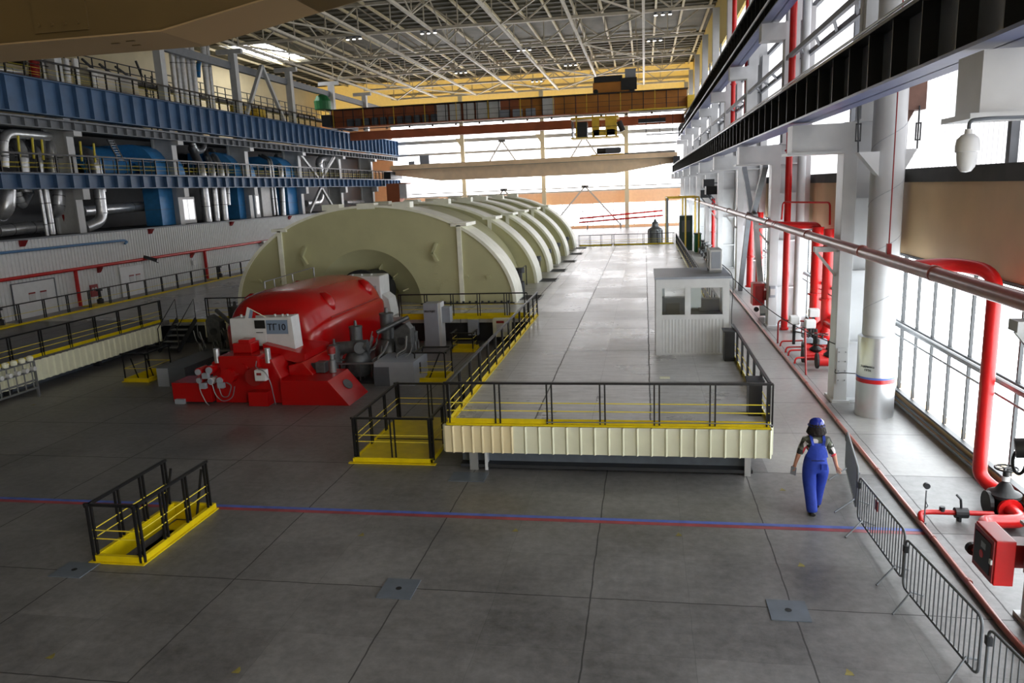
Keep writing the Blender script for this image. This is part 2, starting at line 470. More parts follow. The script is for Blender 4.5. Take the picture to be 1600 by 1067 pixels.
# floor with real openings for the stair hatches
HOLES = [(-9.02, -8.24, 10.32, 12.40), (-17.2, -16.42, 22.12, 23.5), (-7.08, -6.2, 22.28, 23.1), (-7.0, -6.3, 26.65, 27.4)]
xs = sorted({-33.5, 2.43, 6.6} | {h[0] for h in HOLES} | {h[1] for h in HOLES})
ys = sorted({Y0, 15.07, Y1} | {h[2] for h in HOLES} | {h[3] for h in HOLES})
fl = MB()
for i in range(len(xs) - 1):
    for j in range(len(ys) - 1):
        if xs[i] > 2.4 and ys[j] > 15.0: continue
        cx, cy = (xs[i] + xs[i + 1]) / 2, (ys[j] + ys[j + 1]) / 2
        if any(h[0] < cx < h[1] and h[2] < cy < h[3] for h in HOLES): continue
        fl.box(xs[i], xs[i + 1], ys[j], ys[j + 1], -0.35, 0)
struct('floor', fl, 'floor')
struct('floor_aisle', MB().box(2.43, 6.6, 15.07, Y1, -0.35, 0), 'aisle', label='aisle floor between deck and windows, window brightness painted in as a paler tone')
struct('floor_lower', MB().box(-33.5, 6.6, 5, 40, -3.4, -3.2), 'pit')
struct('wall_pit', MB().box(-33.5, -33.3, 5, 40, -3.2, -0.36).box(6.4, 6.6, 5, 40, -3.2, -0.36).box(-33.3, 6.4, 5, 5.2, -3.2, -0.36).box(-33.3, 6.4, 39.8, 40, -3.2, -0.36), 'pit', label='dark walls of the level under the floor')
# right wall
s_ = MB()
s_.box(6.38, 6.7, Y0, Y1, 0, 0.36)
struct('wall_right', s_, 'panel_brown', label='low tan parapet under the long row of windows')
struct('trim_1', MB().box(6.3, 6.42, Y0, Y1, 0.36, 0.41), 'frame_dark', label='dark sill along the parapet')
struct('wall_right_panel', MB().box(6.42, 6.62, Y0, Y1, 3.84, 5.6), 'panel_brown', label='brown spandrel panel above the windows')
struct('trim_2', MB().box(6.36, 6.62, Y0, Y1, 5.6, 5.92), 'strip_dark', label='dark weathered strip over the brown panel')
for wi, yk in enumerate(YK):
    ya, yb = yk, min(yk + 10.9, Y1)
    if yb - ya < 2: continue
    w = thing('window_%d' % (wi + 1), (6.5, (ya + yb) / 2, 0.36), None, None); w['kind'] = 'structure'
    f = MB()
    for i in range(11):
        y = ya + 0.35 + i * 1.02 + 0.0
        tt = 0.06 if i % 5 else 0.14
        f.box(6.40, 6.46, y - tt / 2, y + tt / 2, 0.41, 3.84)
    f.box(6.38, 6.46, ya, yb, 2.06, 2.14)
    f.box(6.38, 6.46, ya, yb, 3.78, 3.84)
    f.build('window_frame', 'frame_dark', w)
    MB().box(6.48, 6.49, ya, yb, 0.41, 3.8).build('pane', 'glass', w)
pn = MB()
for i, yk in enumerate(YK):
    ya, yb = yk, min(yk + 10.9, Y1)
    if yb - ya < 2: continue
    pn.box(6.5, 6.51, ya, yb, 5.92, 17.2)
struct('window_12', pn, 'glass_corr', label='translucent corrugated sheeting high on the window side')
struct('wall_right_upper', MB().box(6.5, 6.7, Y0, Y1, 17.2, 21.9), 'panel_yellow')
g_ = MB()
for z in (9.0, 12.2, 15.0): g_.box(6.34, 6.48, Y0, Y1, z - 0.1, z + 0.1)
for yk in YK: g_.box(6.36, 6.5, yk + 5.35, yk + 5.5, 5.92, 17.2)
struct('trim_3', g_, 'steel_grey', label='grey rails behind the translucent sheeting')
# bench of two conduits on the parapet
for j, (xx, zz, rr) in enumerate(((6.3, 0.22, 0.03), (6.26, 0.13, 0.03))):
    tag(MB().tube([(xx, -7, zz), (xx, 107, zz)], rr, 8).build('conduit', 'frame_dark', smooth=True),
        ['upper thin dark conduit along the tan parapet under the windows', 'lower thin dark conduit along the tan parapet under the windows'][j], 'conduit')
tag(MB().tube([(6.2, -7, 2.13), (6.2, 107, 2.13)], 0.06, 8).build('handrail_pipe', 'galv', smooth=True), 'grey pipe running across the window row at half height', 'pipe')
tag(MB().tube([(6.1, -7, 1.93), (6.1, 107, 1.93)], 0.022, 6).build('thin_pipe', 'galv', smooth=True), 'thin grey pipe just under the half-height window pipe', 'pipe')
# back wall, left walls, slabs, ceiling
struct('wall_back', MB().box(-47, 6.7, Y0 - 0.2, Y0, -0.3, 21.9), 'panel_cream')
lw = MB().sheet((-33.4, Y0), (-33.4, Y1), 0, 4.22, 0.26, 0.05, (1, 0))
lw.box(-33.6, -33.42, Y0, Y1, 0, 4.2)
struct('wall_left', lw, 'corr', label='white ribbed sheet wall behind the left walkway')
struct('trim_4', MB().box(-33.6, -33.28, Y0, Y1, 4.2, 4.28), 'steel_grey')
struct('floor_left_gallery', MB().box(-47, -33.6, Y0, Y1, 4.0, 4.2), 'dark')
struct('wall_left_inner', MB().box(-41.2, -41.0, Y0, Y1, 4.2, 11.0), 'dark', label='dark back of the pipe gallery')
struct('floor_left_upper', MB().box(-47, -36.3, Y0, Y1, 11.05, 11.25), 'dark')
struct('wall_left_upper', MB().box(-47.1, -46.9, Y0, Y1, 4.2, 21.9), 'panel_cream', label='cream panelled wall above the pipe gallery')
SK = (-43.5, -38.6, 76.0, 88.0)
struct('window_13', MB().add([(SK[0], SK[2], 21.8), (SK[1], SK[2], 21.8), (SK[1], SK[3], 21.8), (SK[0], SK[3], 21.8)], [(0, 1, 2, 3)]), 'glass_far', label='skylight over the far left gallery')
mu = MB()
for i in range(1, 6): mu.box(SK[0], SK[1], SK[2] + i * 2 - 0.05, SK[2] + i * 2 + 0.05, 21.7, 21.78)
struct('trim_5', mu, 'steel_grey')
struct('ceiling', MB().box(-47, 6.7, Y0, SK[2], 21.7, 21.9).box(-47, 6.7, SK[3], Y1, 21.7, 21.9).box(-47, SK[0], SK[2], SK[3], 21.7, 21.9).box(SK[1], 6.7, SK[2], SK[3], 21.7, 21.9), 'roof')
# ribs of the roof sheeting
rb = MB()
y = Y0
while y < Y1:
    if not SK[2] - 0.3 < y < SK[3]: rb.box(-47, 6.7, y, y + 0.35, 21.56, 21.7)
    y += 1.55
struct('ceiling_ribs', rb, 'roof')
# far wall
fw = MB()
fw.box(-47, -36.2, Y1, Y1 + 0.3, 0, 16.4)
fw.box(-47, 6.7, Y1, Y1 + 0.3, -0.3, 0.4)
fw.box(-36.2, 6.7, Y1, Y1 + 0.3, 3.45, 5.2)
struct('wall_far', fw, 'panel_peach', label='peach panel band across the far window wall')
struct('wall_far_upper', MB().box(-47, 6.7, Y1, Y1 + 0.3, 16.4, 21.7), 'panel_yellow_far', label='yellow cream panels at the top of the far wall')
struct('window_14', MB().box(-36.2, 6.6, Y1 + 0.1, Y1 + 0.12, 5.2, 16.4), 'glass_far', label='tall blazing upper glazing of the far wall')
struct('window_15', MB().box(-36.2, 6.6, Y1 + 0.1, Y1 + 0.12, 0.4, 3.45), 'glass_far', label='lower glazing of the far wall')
fm = MB()
x = -36.0
while x < 6.5:
    fm.box(x - 0.05, x + 0.05, Y1 - 0.02, Y1 + 0.06, 0.4, 3.45); x += 1.44
for z in (1.4, 2.4): fm.box(-36.2, 6.6, Y1 - 0.02, Y1 + 0.05, z - 0.025, z + 0.025)
struct('trim_6', fm, 'frame_grey', label='thin mullions of the lower far glazing')
fb = MB()
for z, t in ((13.0, 0.24), (11.3, 0.16), (8.6, 0.12), (5.75, 0.08), (5.25, 0.1), (15.6, 0.14)):
    fb.box(-36.2, 6.4, Y1 - 0.45, Y1 - 0.15, z - t, z + t)
struct('trim_7', fb, 'frame_grey', label='grey horizontal rails of the far window wall')
struct('trim_8', MB().box(-36.2, 6.4, Y1 - 0.6, Y1 - 0.1, 17.5, 18.1).box(-36.2, 6.4, Y1 - 0.5, Y1 - 0.1, 19.6, 19.9), 'panel_cream', label='cream beam at the top of the far wall')
fl_names = ['left', 'middle', 'right']
for i, x in enumerate((-25.5, -14.0, -2.4)):
    t = thing('wall_column', (x, Y1 - 0.9, 0), 'pale steel column on the far window wall, %s of the three' % fl_names[i], 'column')
    MB().box(x - 0.28, x + 0.28, Y1 - 0.95, Y1 - 0.5, 0, 19.2).build('shaft', 'frame_pale', t)
    MB().prism([(x - 0.28, 12.2), (x - 0.28, 13.3), (x - 1.0, 13.3)], 'y', Y1 - 0.9, Y1 - 0.7).build('gusset', 'frame_pale', t)
for i, (xm, zt, zb, hw) in enumerate(((-19.8, 12.7, 7.6, 3.4), (-8.2, 12.7, 7.6, 3.4), (-8.2, 5.9, 0.3, 5.0), (-19.8, 5.9, 0.3, 5.0))):
    t = thing('window_brace', (xm, Y1 - 0.6, zb), '%s grey A-shaped brace of the far window wall, %s' % (['upper', 'upper', 'lower', 'lower'][i], ['between left and middle columns', 'between middle and right columns', 'between middle and right columns', 'between left and middle columns'][i]), 'brace')
    for sx in (-1, 1):
        MB().bar((xm, Y1 - 0.6, zt), (xm + sx * hw, Y1 - 0.6, zb), 0.2, 0.2).build('strut', 'frame_grey', t)
    MB().box(xm - 0.5, xm + 0.5, Y1 - 0.7, Y1 - 0.55, zt - 0.2, zt + 0.15).build('gusset', 'steel_grey', t)

# ---- roof steelwork
def rnd_label(i, n, what): return what % (ORD[i] if i < len(ORD) else 'far')
XL = [-34.5 + 5.75 * i for i in range(7)]
def truss(y):
    t = thing('roof_truss', (-15, y, 19.0), None, 'roof truss')
    MB().box(-35.4, 5.4, y - 0.14, y + 0.14, 19.0, 19.2).build('bottom_chord', 'truss', t)
    MB().box(-35.4, 5.4, y - 0.14, y + 0.14, 21.3, 21.52).build('top_chord', 'truss', t)
    x = -35.0; k = 0
    while x < 5.0:
        MB().bar((x, y, 19.2), (x, y, 21.3), 0.09, 0.09).build('vertical', 'truss', t)
        x2 = x + 2.86
        if k % 2: MB().bar((x, y, 19.2), (x2, y, 21.3), 0.12, 0.12).build('diagonal', 'truss', t)
        else: MB().bar((x, y, 21.3), (x2, y, 19.2), 0.12, 0.12).build('diagonal', 'truss', t)
        x = x2; k += 1
    return t
t0 = truss(YK[1])
vis = [y for y in YK[2:]] + []
for i, y in enumerate(YK[1:]):
    t = t0 if i == 0 else copy_tree(t0, (-15, y, 19.0))
    lab = {9: 'pale steel roof truss closest to the far wall'}
    t['label'] = 'pale steel roof truss over the %s column row from the camera' % (['first', 'second', 'third', 'fourth', 'fifth', 'sixth', 'seventh', 'eighth', 'ninth', 'tenth'][i])
# intermediate light trusses half way
for i, y in enumerate(YK[1:-1]):
    for z in (19.1,):
        pass
for i, x in enumerate(XL):
    tag(MB().box(x - 0.11, x + 0.11, 4, 108, 18.9, 19.1).build('roof_tie', 'truss'), 'long pale lower roof tie running to the far wall, %s from the window side' % (['seventh', 'sixth', 'fifth', 'fourth', 'third', 'second', 'first'][i]), 'roof tie', 'lower ties of the roof')
# purlins under the sheeting
x = -44.5; first = None
while x < 6.2:
    if first is None:
        first = tag(MB().box(x - 0.1, x + 0.1, Y0, Y1 - 0.3, 21.34, 21.54).build('purlin', 'purlin'), 'cream roof purlin running along under the dark roof sheets', 'purlin', 'purlins under the roof sheets')
        base = first.location.copy(); x_first = x
    else:
        copy_tree(first, (base.x + x - x_first, base.y, base.z))
    x += 2.4
# plan bracing in the lower chord plane and sway frames between trusses
bi = 0
for k in range(2, 10):
    ya, yb = YK[k], YK[k + 1] if k + 1 < len(YK) else None
    if yb is None: break
    for (i0, i1) in ((0, 1), (1, 2), (2, 3), (3, 4), (4, 5), (5, 6)):
        if k < 9 and i0 not in (0, 5) and (k + i0) % 3: continue
        xa, xb = XL[i0], XL[i1]
        if (k + i0) % 2: xa, xb = xb, xa
        tag(MB().bar((xa, ya, 18.98), (xb, yb, 18.98), 0.12, 0.12).build('roof_brace', 'truss'), 'slanting pale brace in the plane of the lower roof chords', 'brace', 'slanting braces of the roof')
for k in range(2, 9):
    ya, yb = YK[k], YK[k + 1]
    for i in (1, 3, 5):
        x = XL[i]
        t = thing('sway_frame', (x, ya, 19.1), 'upright zigzag bracing frame between two roof trusses', 'bracing frame', 'zigzag frames between the roof trusses')
        ym = (ya + yb) / 2
        MB().bar((x, ya, 21.3), (x, ym, 19.1), 0.1, 0.1).build('strut', 'truss', t)
        MB().bar((x, ym, 19.1), (x, yb, 21.3), 0.1, 0.1).build('strut', 'truss', t)
        MB().bar((x, ym, 19.1), (x, ym, 21.4), 0.08, 0.08).build('strut', 'truss', t)
# hanging lamp clusters
def lamp(x, y, z=18.75):
    t = thing('floodlight', (x, y, z), 'lit cluster of three roof floodlights under the trusses', 'floodlight', 'lit floodlights under the roof')
    MB().box(x - 0.7, x + 0.7, y - 0.08, y + 0.08, z + 0.18, z + 0.255).build('bracket', 'steel_grey', t)
    for dx in (-0.55, 0, 0.55):
        MB().lathe([(0.18, 0.02), (0.16, 0.08), (0.06, 0.2)], (x + dx, y, z), 12).build('housing', 'steel_grey', t)
        MB().cyl((x + dx, y, z - 0.02), (x + dx, y, z + 0.02), 0.13, 12).build('lens', 'lamp', t)
for x, y in ((-11.2, YK[7]), (-7.4, YK[5]), (-7.8, YK[8]), (-20, YK[8]), (-17.5, YK[6]), (-9.6, YK[4]), (-13, YK[9]), (-24, YK[6]), (1.5, YK[6]), (1.0, YK[7])):
    lamp(x, y)

# ---- columns of the window side
def hcol(yk):
    t = thing('steel_column', (5.5, yk, 0), None, 'steel column')
    MB().box(4.85, 5.18, yk - 0.33, yk + 0.33, 0, 7.1).build('inner_leg', 'steel_white', t, bevel=0.01)
    MB().box(5.18, 5.95, yk - 0.03, yk + 0.03, 0, 10.2).build('web', 'steel_white', t)
    MB().box(5.95, 6.28, yk - 0.33, yk + 0.33, 0, 12.0).build('outer_leg', 'steel_white', t, bevel=0.01)
    for z in (0.0, 1.55, 3.4, 5.2, 6.35, 7.1):
        MB().box(5.18, 5.95, yk - 0.3, yk + 0.3, z, z + 0.05).build('batten', 'steel_white', t)
    MB().box(4.8, 5.24, yk - 0.42, yk + 0.42, 0, 0.06).build('base_plate', 'steel_white', t)
    MB().box(5.22, 5.75, yk - 0.28, yk + 0.28, 7.15, 11.55).build('upper_leg', 'steel_white', t)
    MB().box(5.3, 5.8, yk - 0.26, yk + 0.26, 11.55, 18.95).build('top_leg', 'steel_white', t)
    # console that carries the crane girder
    c = MB().box(3.62, 4.86, yk - 0.34, yk + 0.34, 6.42, 7.08).box(3.5, 4.86, yk - 0.42, yk + 0.42, 6.36, 6.42).build('console', 'steel_white', t)
    MB().box(4.35, 5.25, yk - 0.34, yk + 0.34, 10.9, 11.5).build('console', 'steel_white', t)
    return t
c0 = hcol(YK[1])
for i, yk in enumerate(YK[1:]):
    c = c0 if i == 0 else copy_tree(c0, (5.5, yk, 0))
    c['label'] = ('white steel column of the window side nearest the camera, beside the red cabinet', 'white steel column beside the thick spiral-seamed pipe', 'white steel column beside the red riser pipes and valves',
                  'white steel column just behind the slanted grey struts', 'fifth white steel column from the camera on the window side', 'sixth white steel column from the camera on the window side', 'seventh white steel column from the camera on the window side',
                  'eighth white steel column from the camera on the window side', 'ninth white steel column from the camera on the window side', 'white steel column of the window side in the far corner')[i]
# ribbed infill panels in the column line
for k in (3, 4, 5, 6):
    yk = YK[k]
    t = thing('ribbed_panel', (5.9, yk + 1.9, 1.5), '%s white ribbed upright duct panel between window-side columns' % ORD[k - 3], 'duct panel')
    for j in range(4):
        MB().box(5.5, 6.0, yk + 0.7 + j * 0.75, yk + 1.3 + j * 0.75, 0.0, 6.3).build('duct', 'steel_white', t, bevel=0.04)
# crane girders of the window side
def girder_right(name, X0, X1, z0, z1, ya, yb, label, m, rail=True):
    t = thing(name, ((X0 + X1) / 2, (ya + yb) / 2, z0), label, 'crane girder')
    xm = X0 + (X1 - X0) * 0.55
    MB().box(xm - 0.015, xm + 0.015, ya, yb, z0, z1).build('web', 'girder_web', t)
    MB().box(X0, X1, ya, yb, z0, z0 + 0.045).build('bottom_flange', 'girder_flange', t)
    MB().box(X0 + 0.04, X1, ya, yb, z1 - 0.05, z1).build('top_flange', m, t)
    y = ya + 0.4; n = 0; s0 = None
    while y < yb:
        if s0 is None:
            s0 = MB().box(X0 + 0.1, xm, y - 0.012, y + 0.012, z0 + 0.04, z1 - 0.05).build('stiffener', m, t); ys0 = y
        else:
            s = s0.copy(); col.objects.link(s); s.location = (s0.location.x, s0.location.y + y - ys0, s0.location.z); s.parent = t
        y += 1.25; n += 1
        if n > 98: break
    if rail:
        MB().box(xm - 0.05, xm + 0.05, ya, yb, z1, z1 + 0.09).build('rail', 'galv', t)
        MB().tube([(X0 + 0.06, ya, z1 + 0.06), (X0 + 0.06, yb, z1 + 0.06)], 0.025, 6).build('cable', 'steel_white', t)
        MB().tube([(X0 + 0.16, ya, z1 + 0.06), (X0 + 0.16, yb, z1 + 0.06)], 0.02, 6).build('cable', 'steel_white', t)
    return t
gr = girder_right('crane_girder', 3.6, 4.22, 7.16, 8.12, Y0 + 0.5, 107.5, 'lower black crane girder of the window side on white consoles', 'girder_black')
gu = girder_right('crane_girder', 4.4, 5.05, 11.6, 13.05, Y0 + 0.5, 107.5, 'upper black crane girder of the window side below the roof', 'girder_black')
MB().tube([(4.38, Y0 + 1, 12.0), (4.38, 107, 12.0)], 0.05, 8).build('cable', 'galv', gu)

# ---- left gallery steel
def girder_left(z0, z1, X, ya, yb, label, m, sp, depth=0.28, top='black'):
    t = thing('crane_girder', (X, (ya + yb) / 2, z0), label, 'crane girder')
    MB().box(X - 0.35, X - 0.32, ya, yb, z0, z1).build('web', m, t)
    MB().box(X - 0.6, X, ya, yb, z0, z0 + 0.05).build('bottom_flange', m, t)
    MB().box(X - 0.6, X, ya, yb, z1 - 0.05, z1).build('top_flange', m, t)
    MB().box(X - 0.55, X - 0.04, ya, yb, z1, z1 + 0.06).build('rail', top, t)
    y = ya + 0.4; s0 = None; n = 0
    while y < yb and n < 99:
        if s0 is None: s0 = MB().box(X - 0.32, X - 0.32 + depth, y - 0.02, y + 0.02, z0 + 0.05, z1 - 0.05).build('stiffener', m, t); ys0 = y
        else:
            s = s0.copy(); col.objects.link(s); s.parent = t; s.location = (s0.location.x, s0.location.y + y - ys0, s0.location.z)
        y += sp; n += 1
    return t
girder_left(11.3, 13.32, -34.95, 20.6, 108.4, 'big blue upper crane girder along the pipe gallery', 'girder_blue', 1.3625)
girder_left(6.98, 7.88, -34.95, 20.6, 108.4, 'blue lower crane girder along the pipe gallery', 'girder_blue', 1.3625)
girder_left(10.52, 11.08, -35.05, 20.6, 108.4, 'slim grey girder under the big blue one', 'steel_grey', 0.99, 0.24, 'steel_grey')
def lcol(yk):
    t = thing('steel_column', (-35.7, yk, 4.2), None, 'steel column')
    MB().box(-35.75, -35.6, yk - 0.3, yk + 0.3, 4.2, 11.25).build('flange', 'steel_white', t)
    MB().box(-37.2, -35.75, yk - 0.03, yk + 0.03, 4.2, 11.0).build('web', 'white', t)
    MB().box(-37.35, -37.2, yk - 0.22, yk + 0.22, 4.2, 11.0).build('flange', 'white', t)
    MB().box(-36.2, -35.62, yk - 0.3, yk + 0.3, 11.25, 18.6).build('upper_leg', 'steel_white', t)
    MB().box(-35.6, -35.0, yk - 0.3, yk + 0.3, 6.3, 6.96).build('console', 'steel_white', t)
    MB().box(-35.6, -34.99, yk - 0.35, yk + 0.35, 10.2, 10.5).build('console', 'steel_white', t)
    MB().box(-37.4, -35.0, yk - 0.2, yk + 0.2, 18.6, 19.0).build('cap', 'steel_white', t)
    return t
YL = [43.75 + 10.9 * k for k in range(6)]
l0 = lcol(YL[0])
for i, yk in enumerate(YL):
    c = l0 if i == 0 else copy_tree(l0, (-35.7, yk, 4.2))
    c['label'] = 'grey-white steel column of the left pipe gallery, %s the camera' % (['nearest to', 'second from', 'third from', 'fourth from', 'fifth from', 'sixth from', 'seventh from', 'eighth from'][i])
    MBx = MB().box(-36.4, -36.0, yk, min(yk + 10.9, 108.5), 17.3, 17.9)
    tag(MBx.build('edge_beam', 'steel_grey'), 'grey roof edge beam of the left gallery, %s from the camera' % (['first', 'second', 'third', 'fourth', 'fifth', 'sixth', 'seventh', 'eighth'][i]), 'beam')
struct('trim_9', MB().box(-36.35, -35.0, Y0, 108.4, 13.28, 13.32).box(-36.35, -35.55, Y0, 108.4, 7.84, 7.88), 'dark', label='walkway plates on the left girders')
# diagonals in the left upper gallery near the orange crane
for i, (ya, yb) in enumerate(((66.0, 69.8), (73.5, 69.8))):
    tag(MB().bar((-35.4, ya, 13.4), (-35.4, yb, 18.2), 0.3, 0.3).build('brace', 'steel_white'), 'white slanted brace above the blue girder leaning %s' % ('away from the camera', 'towards the camera')[i], 'brace')
for i, (ya, yb, za, zb) in enumerate(((76.4, 80.5, 10.4, 8.0), (85.6, 81.5, 10.4, 8.0), (77.5, 81, 4.3, 6.9), (84.5, 81.2, 4.3, 6.9))):
    tag(MB().bar((-35.5, ya, za), (-35.5, yb, zb), 0.25, 0.25).build('brace', 'steel_white'), ('white brace of the far left bay between the blue girders, sloping away', 'white brace of the far left bay between the blue girders, sloping back', 'white brace under the lower blue girder, near leg of the pair', 'white brace under the lower blue girder, far leg of the pair')[i], 'brace')
# ================================================================ DECKS AND RAILINGS
D = 1.05
def railing(p0, p1, z, label, h=0.87, sp=1.08, toe=True, mids=(0.28, 0.45), outer=None, group=None, base_drop=0.0, pair=True, cat='railing', ends=(True, True), th=1.0):
    p0 = Vector((p0[0], p0[1], z)); p1 = Vector((p1[0], p1[1], z)); L_ = (p1 - p0).length; d = (p1 - p0) / L_
    t = thing('railing', (p0 + p1) / 2, label, cat, group)
    top = Vector((0, 0, h))
    MB().bar(p0 + top - d * 0.05, p1 + top + d * 0.05, 0.06 * th, 0.045 * th).build('top_rail', 'black', t)
    n = max(1, round(L_ / sp)); s0 = None
    for i in range(n + 1):
        if (i == 0 and not ends[0]) or (i == n and not ends[1]): continue
        q = p0 + d * (L_ * i / n)
        if s0 is None:
            m = MB()
            offs = (-0.05, 0.05) if pair else (0,)
            for o in offs:
                a = q + d * o
                m.bar(a - Vector((0, 0, base_drop)), a + top, 0.045 * th, 0.03 * th, up=d)
            s0 = m.build('post', 'black', t); q0 = q
        else:
            s = s0.copy(); col.objects.link(s); s.parent = t; s.location = s0.location + (q - q0)
    for hz in mids:
        MB().tube([p0 + Vector((0, 0, hz)), p1 + Vector((0, 0, hz))], 0.011, 6).build('mid_rail', 'yellow_wire', t)
    if toe:
        MB().bar(p0 + Vector((0, 0, 0.055)), p1 + Vector((0, 0, 0.055)), 0.012, 0.11).build('toe_board', 'yellow', t)
    return t
# centre deck
dk = thing('deck', (-0.85, 38.6, 0), 'raised concrete service deck with cream ribbed front beside the windows', 'raised deck')
MB().box(-4.09, 2.4, 14.76, 62.5, 0.86, D).build('slab', 'deck', dk)
MB().box(-3.9, 2.05, 15.1, 62.3, 0.0, 0.86).build('plinth', 'blue_grey', dk)
MB().sheet((-4.16, 14.7), (-2.7, 14.7), 0.44, 1.02, 0.2, -0.04, (0, 1), 0.72).build('skirt', 'panel_cream', dk, label='older beige end of the ribbed skirt')
MB().sheet((-2.7, 14.7), (2.42, 14.7), 0.44, 1.02, 0.285, -0.04, (0, 1), 0.78).build('skirt', 'cream', dk)
MB().sheet((-4.16, 28.0), (-4.16, 14.72), 0.44, 1.02, 0.28, 0.05, (-1, 0)).build('skirt', 'cream', dk)
MB().sheet((2.42, 14.72), (2.42, 62), 0.44, 1.02, 0.28, -0.05, (-1, 0)).build('skirt', 'cream', dk)
MB().box(-4.12, 2.4, 14.72, 14.78, 1.02, 1.06).build('edge_strip', 'yellow', dk)
MB().box(-4.14, -4.02, 14.76, 28.5, 1.045, 1.07).build('edge_strip', 'yellow', dk)
for i, (x, w) in enumerate(((-3.6, 0.09), (-3.33, 0.03), (2.0, 0.06))):
    MB().box(x - w, x + w, 14.84, 14.88, 0, 0.86).box(x - 0.015, x + 0.015, 14.88, 15.06, 0, 0.86).build('support', 'alu' if i != 1 else 'steel_white', dk)
MB().box(-3.9, 2.1, 14.86, 15.1, 0.05, 0.12).build('base_rail', 'dark', dk)
# rear deck carrying the turbine
rd = thing('deck', (-15, 45, 0), 'broad concrete turbine deck behind the red generator', 'raised deck')
rdm = MB()
rdm.box(-26.0, -4.1, 28.31, 62.5, 0.8, D)
rdm.build('slab', 'deck', rd)
MB().box(-25.8, -4.2, 28.7, 62.3, 0, 0.8).build('plinth', 'dark', rd)
MB().box(-19.6, -14.4, 28.26, 28.3, 0.95, 1.07).build('edge_strip', 'yellow', rd)
MB().box(-9.4, -4.15, 28.26, 28.3, 0.95, 1.07).build('edge_strip', 'yellow', rd)
MB().sheet((-18.0, 28.24), (-16.6, 28.24), 0.3, 0.95, 0.28, -0.05, (0, 1)).build('skirt', 'cream', rd)
# left deck
ld = thing('deck', (-22.8, 18, 0), 'left concrete walkway deck with cream ribbed skirt', 'raised deck')
MB().box(-26.0, -19.65, -6, 28.3, 0.86, D).build('slab', 'floor', ld)
MB().box(-25.6, -20.3, -6, 28.1, 0, 0.86).build('plinth', 'blue_grey', ld)
MB().sheet((-19.6, -6), (-19.6, 27.6), 0.3, 0.98, 0.3, 0.05, (1, 0)).build('skirt', 'cream', ld)
MB().box(-26.08, -25.9, -6, 28.3, 1.0, 1.12).build('edge_strip', 'yellow', ld)
MB().box(-26.08, -25.9, 28.3, 62.5, 1.0, 1.12).build('edge_strip', 'yellow', rd)
for y in (12, 16, 20.2, 24.3): MB().box(-20.2, -19.95, y, y + 0.12, 0, 0.86).build('support', 'dark', ld)

railing((-4.1, 14.78), (2.38, 14.78), D, 'black and yellow railing along the cream front edge of the centre deck')
railing((-4.08, 14.85), (-4.08, 28.4), D, 'long railing on the left edge of the centre deck, towards the red generator')
railing((2.38, 14.9), (2.38, 21.2), D, 'railing on the window side of the centre deck in front of the white booth', toe=True)
railing((2.45, 24.5), (2.45, 62), D, 'far railing on the window side of the centre deck behind the booth', mids=(0.45,))
railing((-5.3, 62.4), (-2.6, 62.4), D, 'short railing at the far end of the deck next to the casings')
railing((-2.5, 62.4), (2.3, 62.4), D, 'railing closing the far end of the centre deck')
railing((-9.55, 28.4), (-5.3, 28.4), D, 'railing on the front edge of the turbine deck right of the generator')
railing((-5.2, 28.4), (-4.5, 28.4), D, 'short railing piece where turbine deck meets centre deck', mids=(0.45,))
railing((-17.9, 28.4), (-14.9, 28.4), D, 'railing on the front edge of the turbine deck left of the generator')
railing((-19.65, 6.2), (-19.65, 27.8), D, 'near railing of the left walkway above the cream skirt', sp=1.26)
railing((-26.0, 6.5), (-26.0, 61), D, 'far railing of the left walkway in front of the ribbed white wall', sp=1.4, toe=False, mids=(0.45,))
# plinth post and black box at the right front corner of the deck
t = thing('control_post', (2.2, 15.7, D), 'black box-shaped post in the front right corner of the centre deck', 'post')
MB().box(2.08, 2.34, 15.5, 15.85, D, D + 0.72).build('housing', 'black', t); MB().box(2.04, 2.38, 15.46, 15.89, D + 0.72, D + 0.76).build('cap', 'dark', t)
t = thing('control_post', (2.2, 20.3, D), 'black box-shaped post beside the booth on the deck edge', 'post')
MB().box(2.1, 2.36, 20.5, 20.95, D, D + 0.8).build('housing', 'black', t); MB().box(2.06, 2.4, 20.46, 20.99, D + 0.8, D + 0.83).build('cap', 'dark', t)
# cable along the deck front
tag(MB().tube(bend([(2.44, 14.66, 1.12), (2.3, 14.66, 1.16), (0.2, 14.66, 1.15), (-2.0, 14.66, 1.13)], 0.1), 0.012, 6).build('cable', 'galv'), 'thin pale hose tied along the front toe board of the deck', 'hose')

# stair between left deck and turbine deck
t = thing('steel_stair', (-18.7, 27.4, 0), 'small dark steel stair beside the left walkway', 'stair')
for i in range(5):
    MB().box(-19.1, -18.3, 26.7 + i * 0.27, 26.98 + i * 0.27, 0.17 + i * 0.19, 0.2 + i * 0.19).build('tread', 'galv', t)
for x in (-19.12, -18.28):
    MB().bar((x, 26.65, 0.05), (x, 28.1, 1.1), 0.04, 0.2).build('stringer', 'dark', t)
    MB().tube([(x, 26.75, 0.1), (x, 26.75, 0.95), (x, 28.1, 1.95), (x, 28.1, 1.1)], 0.02, 6).build('handrail', 'black', t)

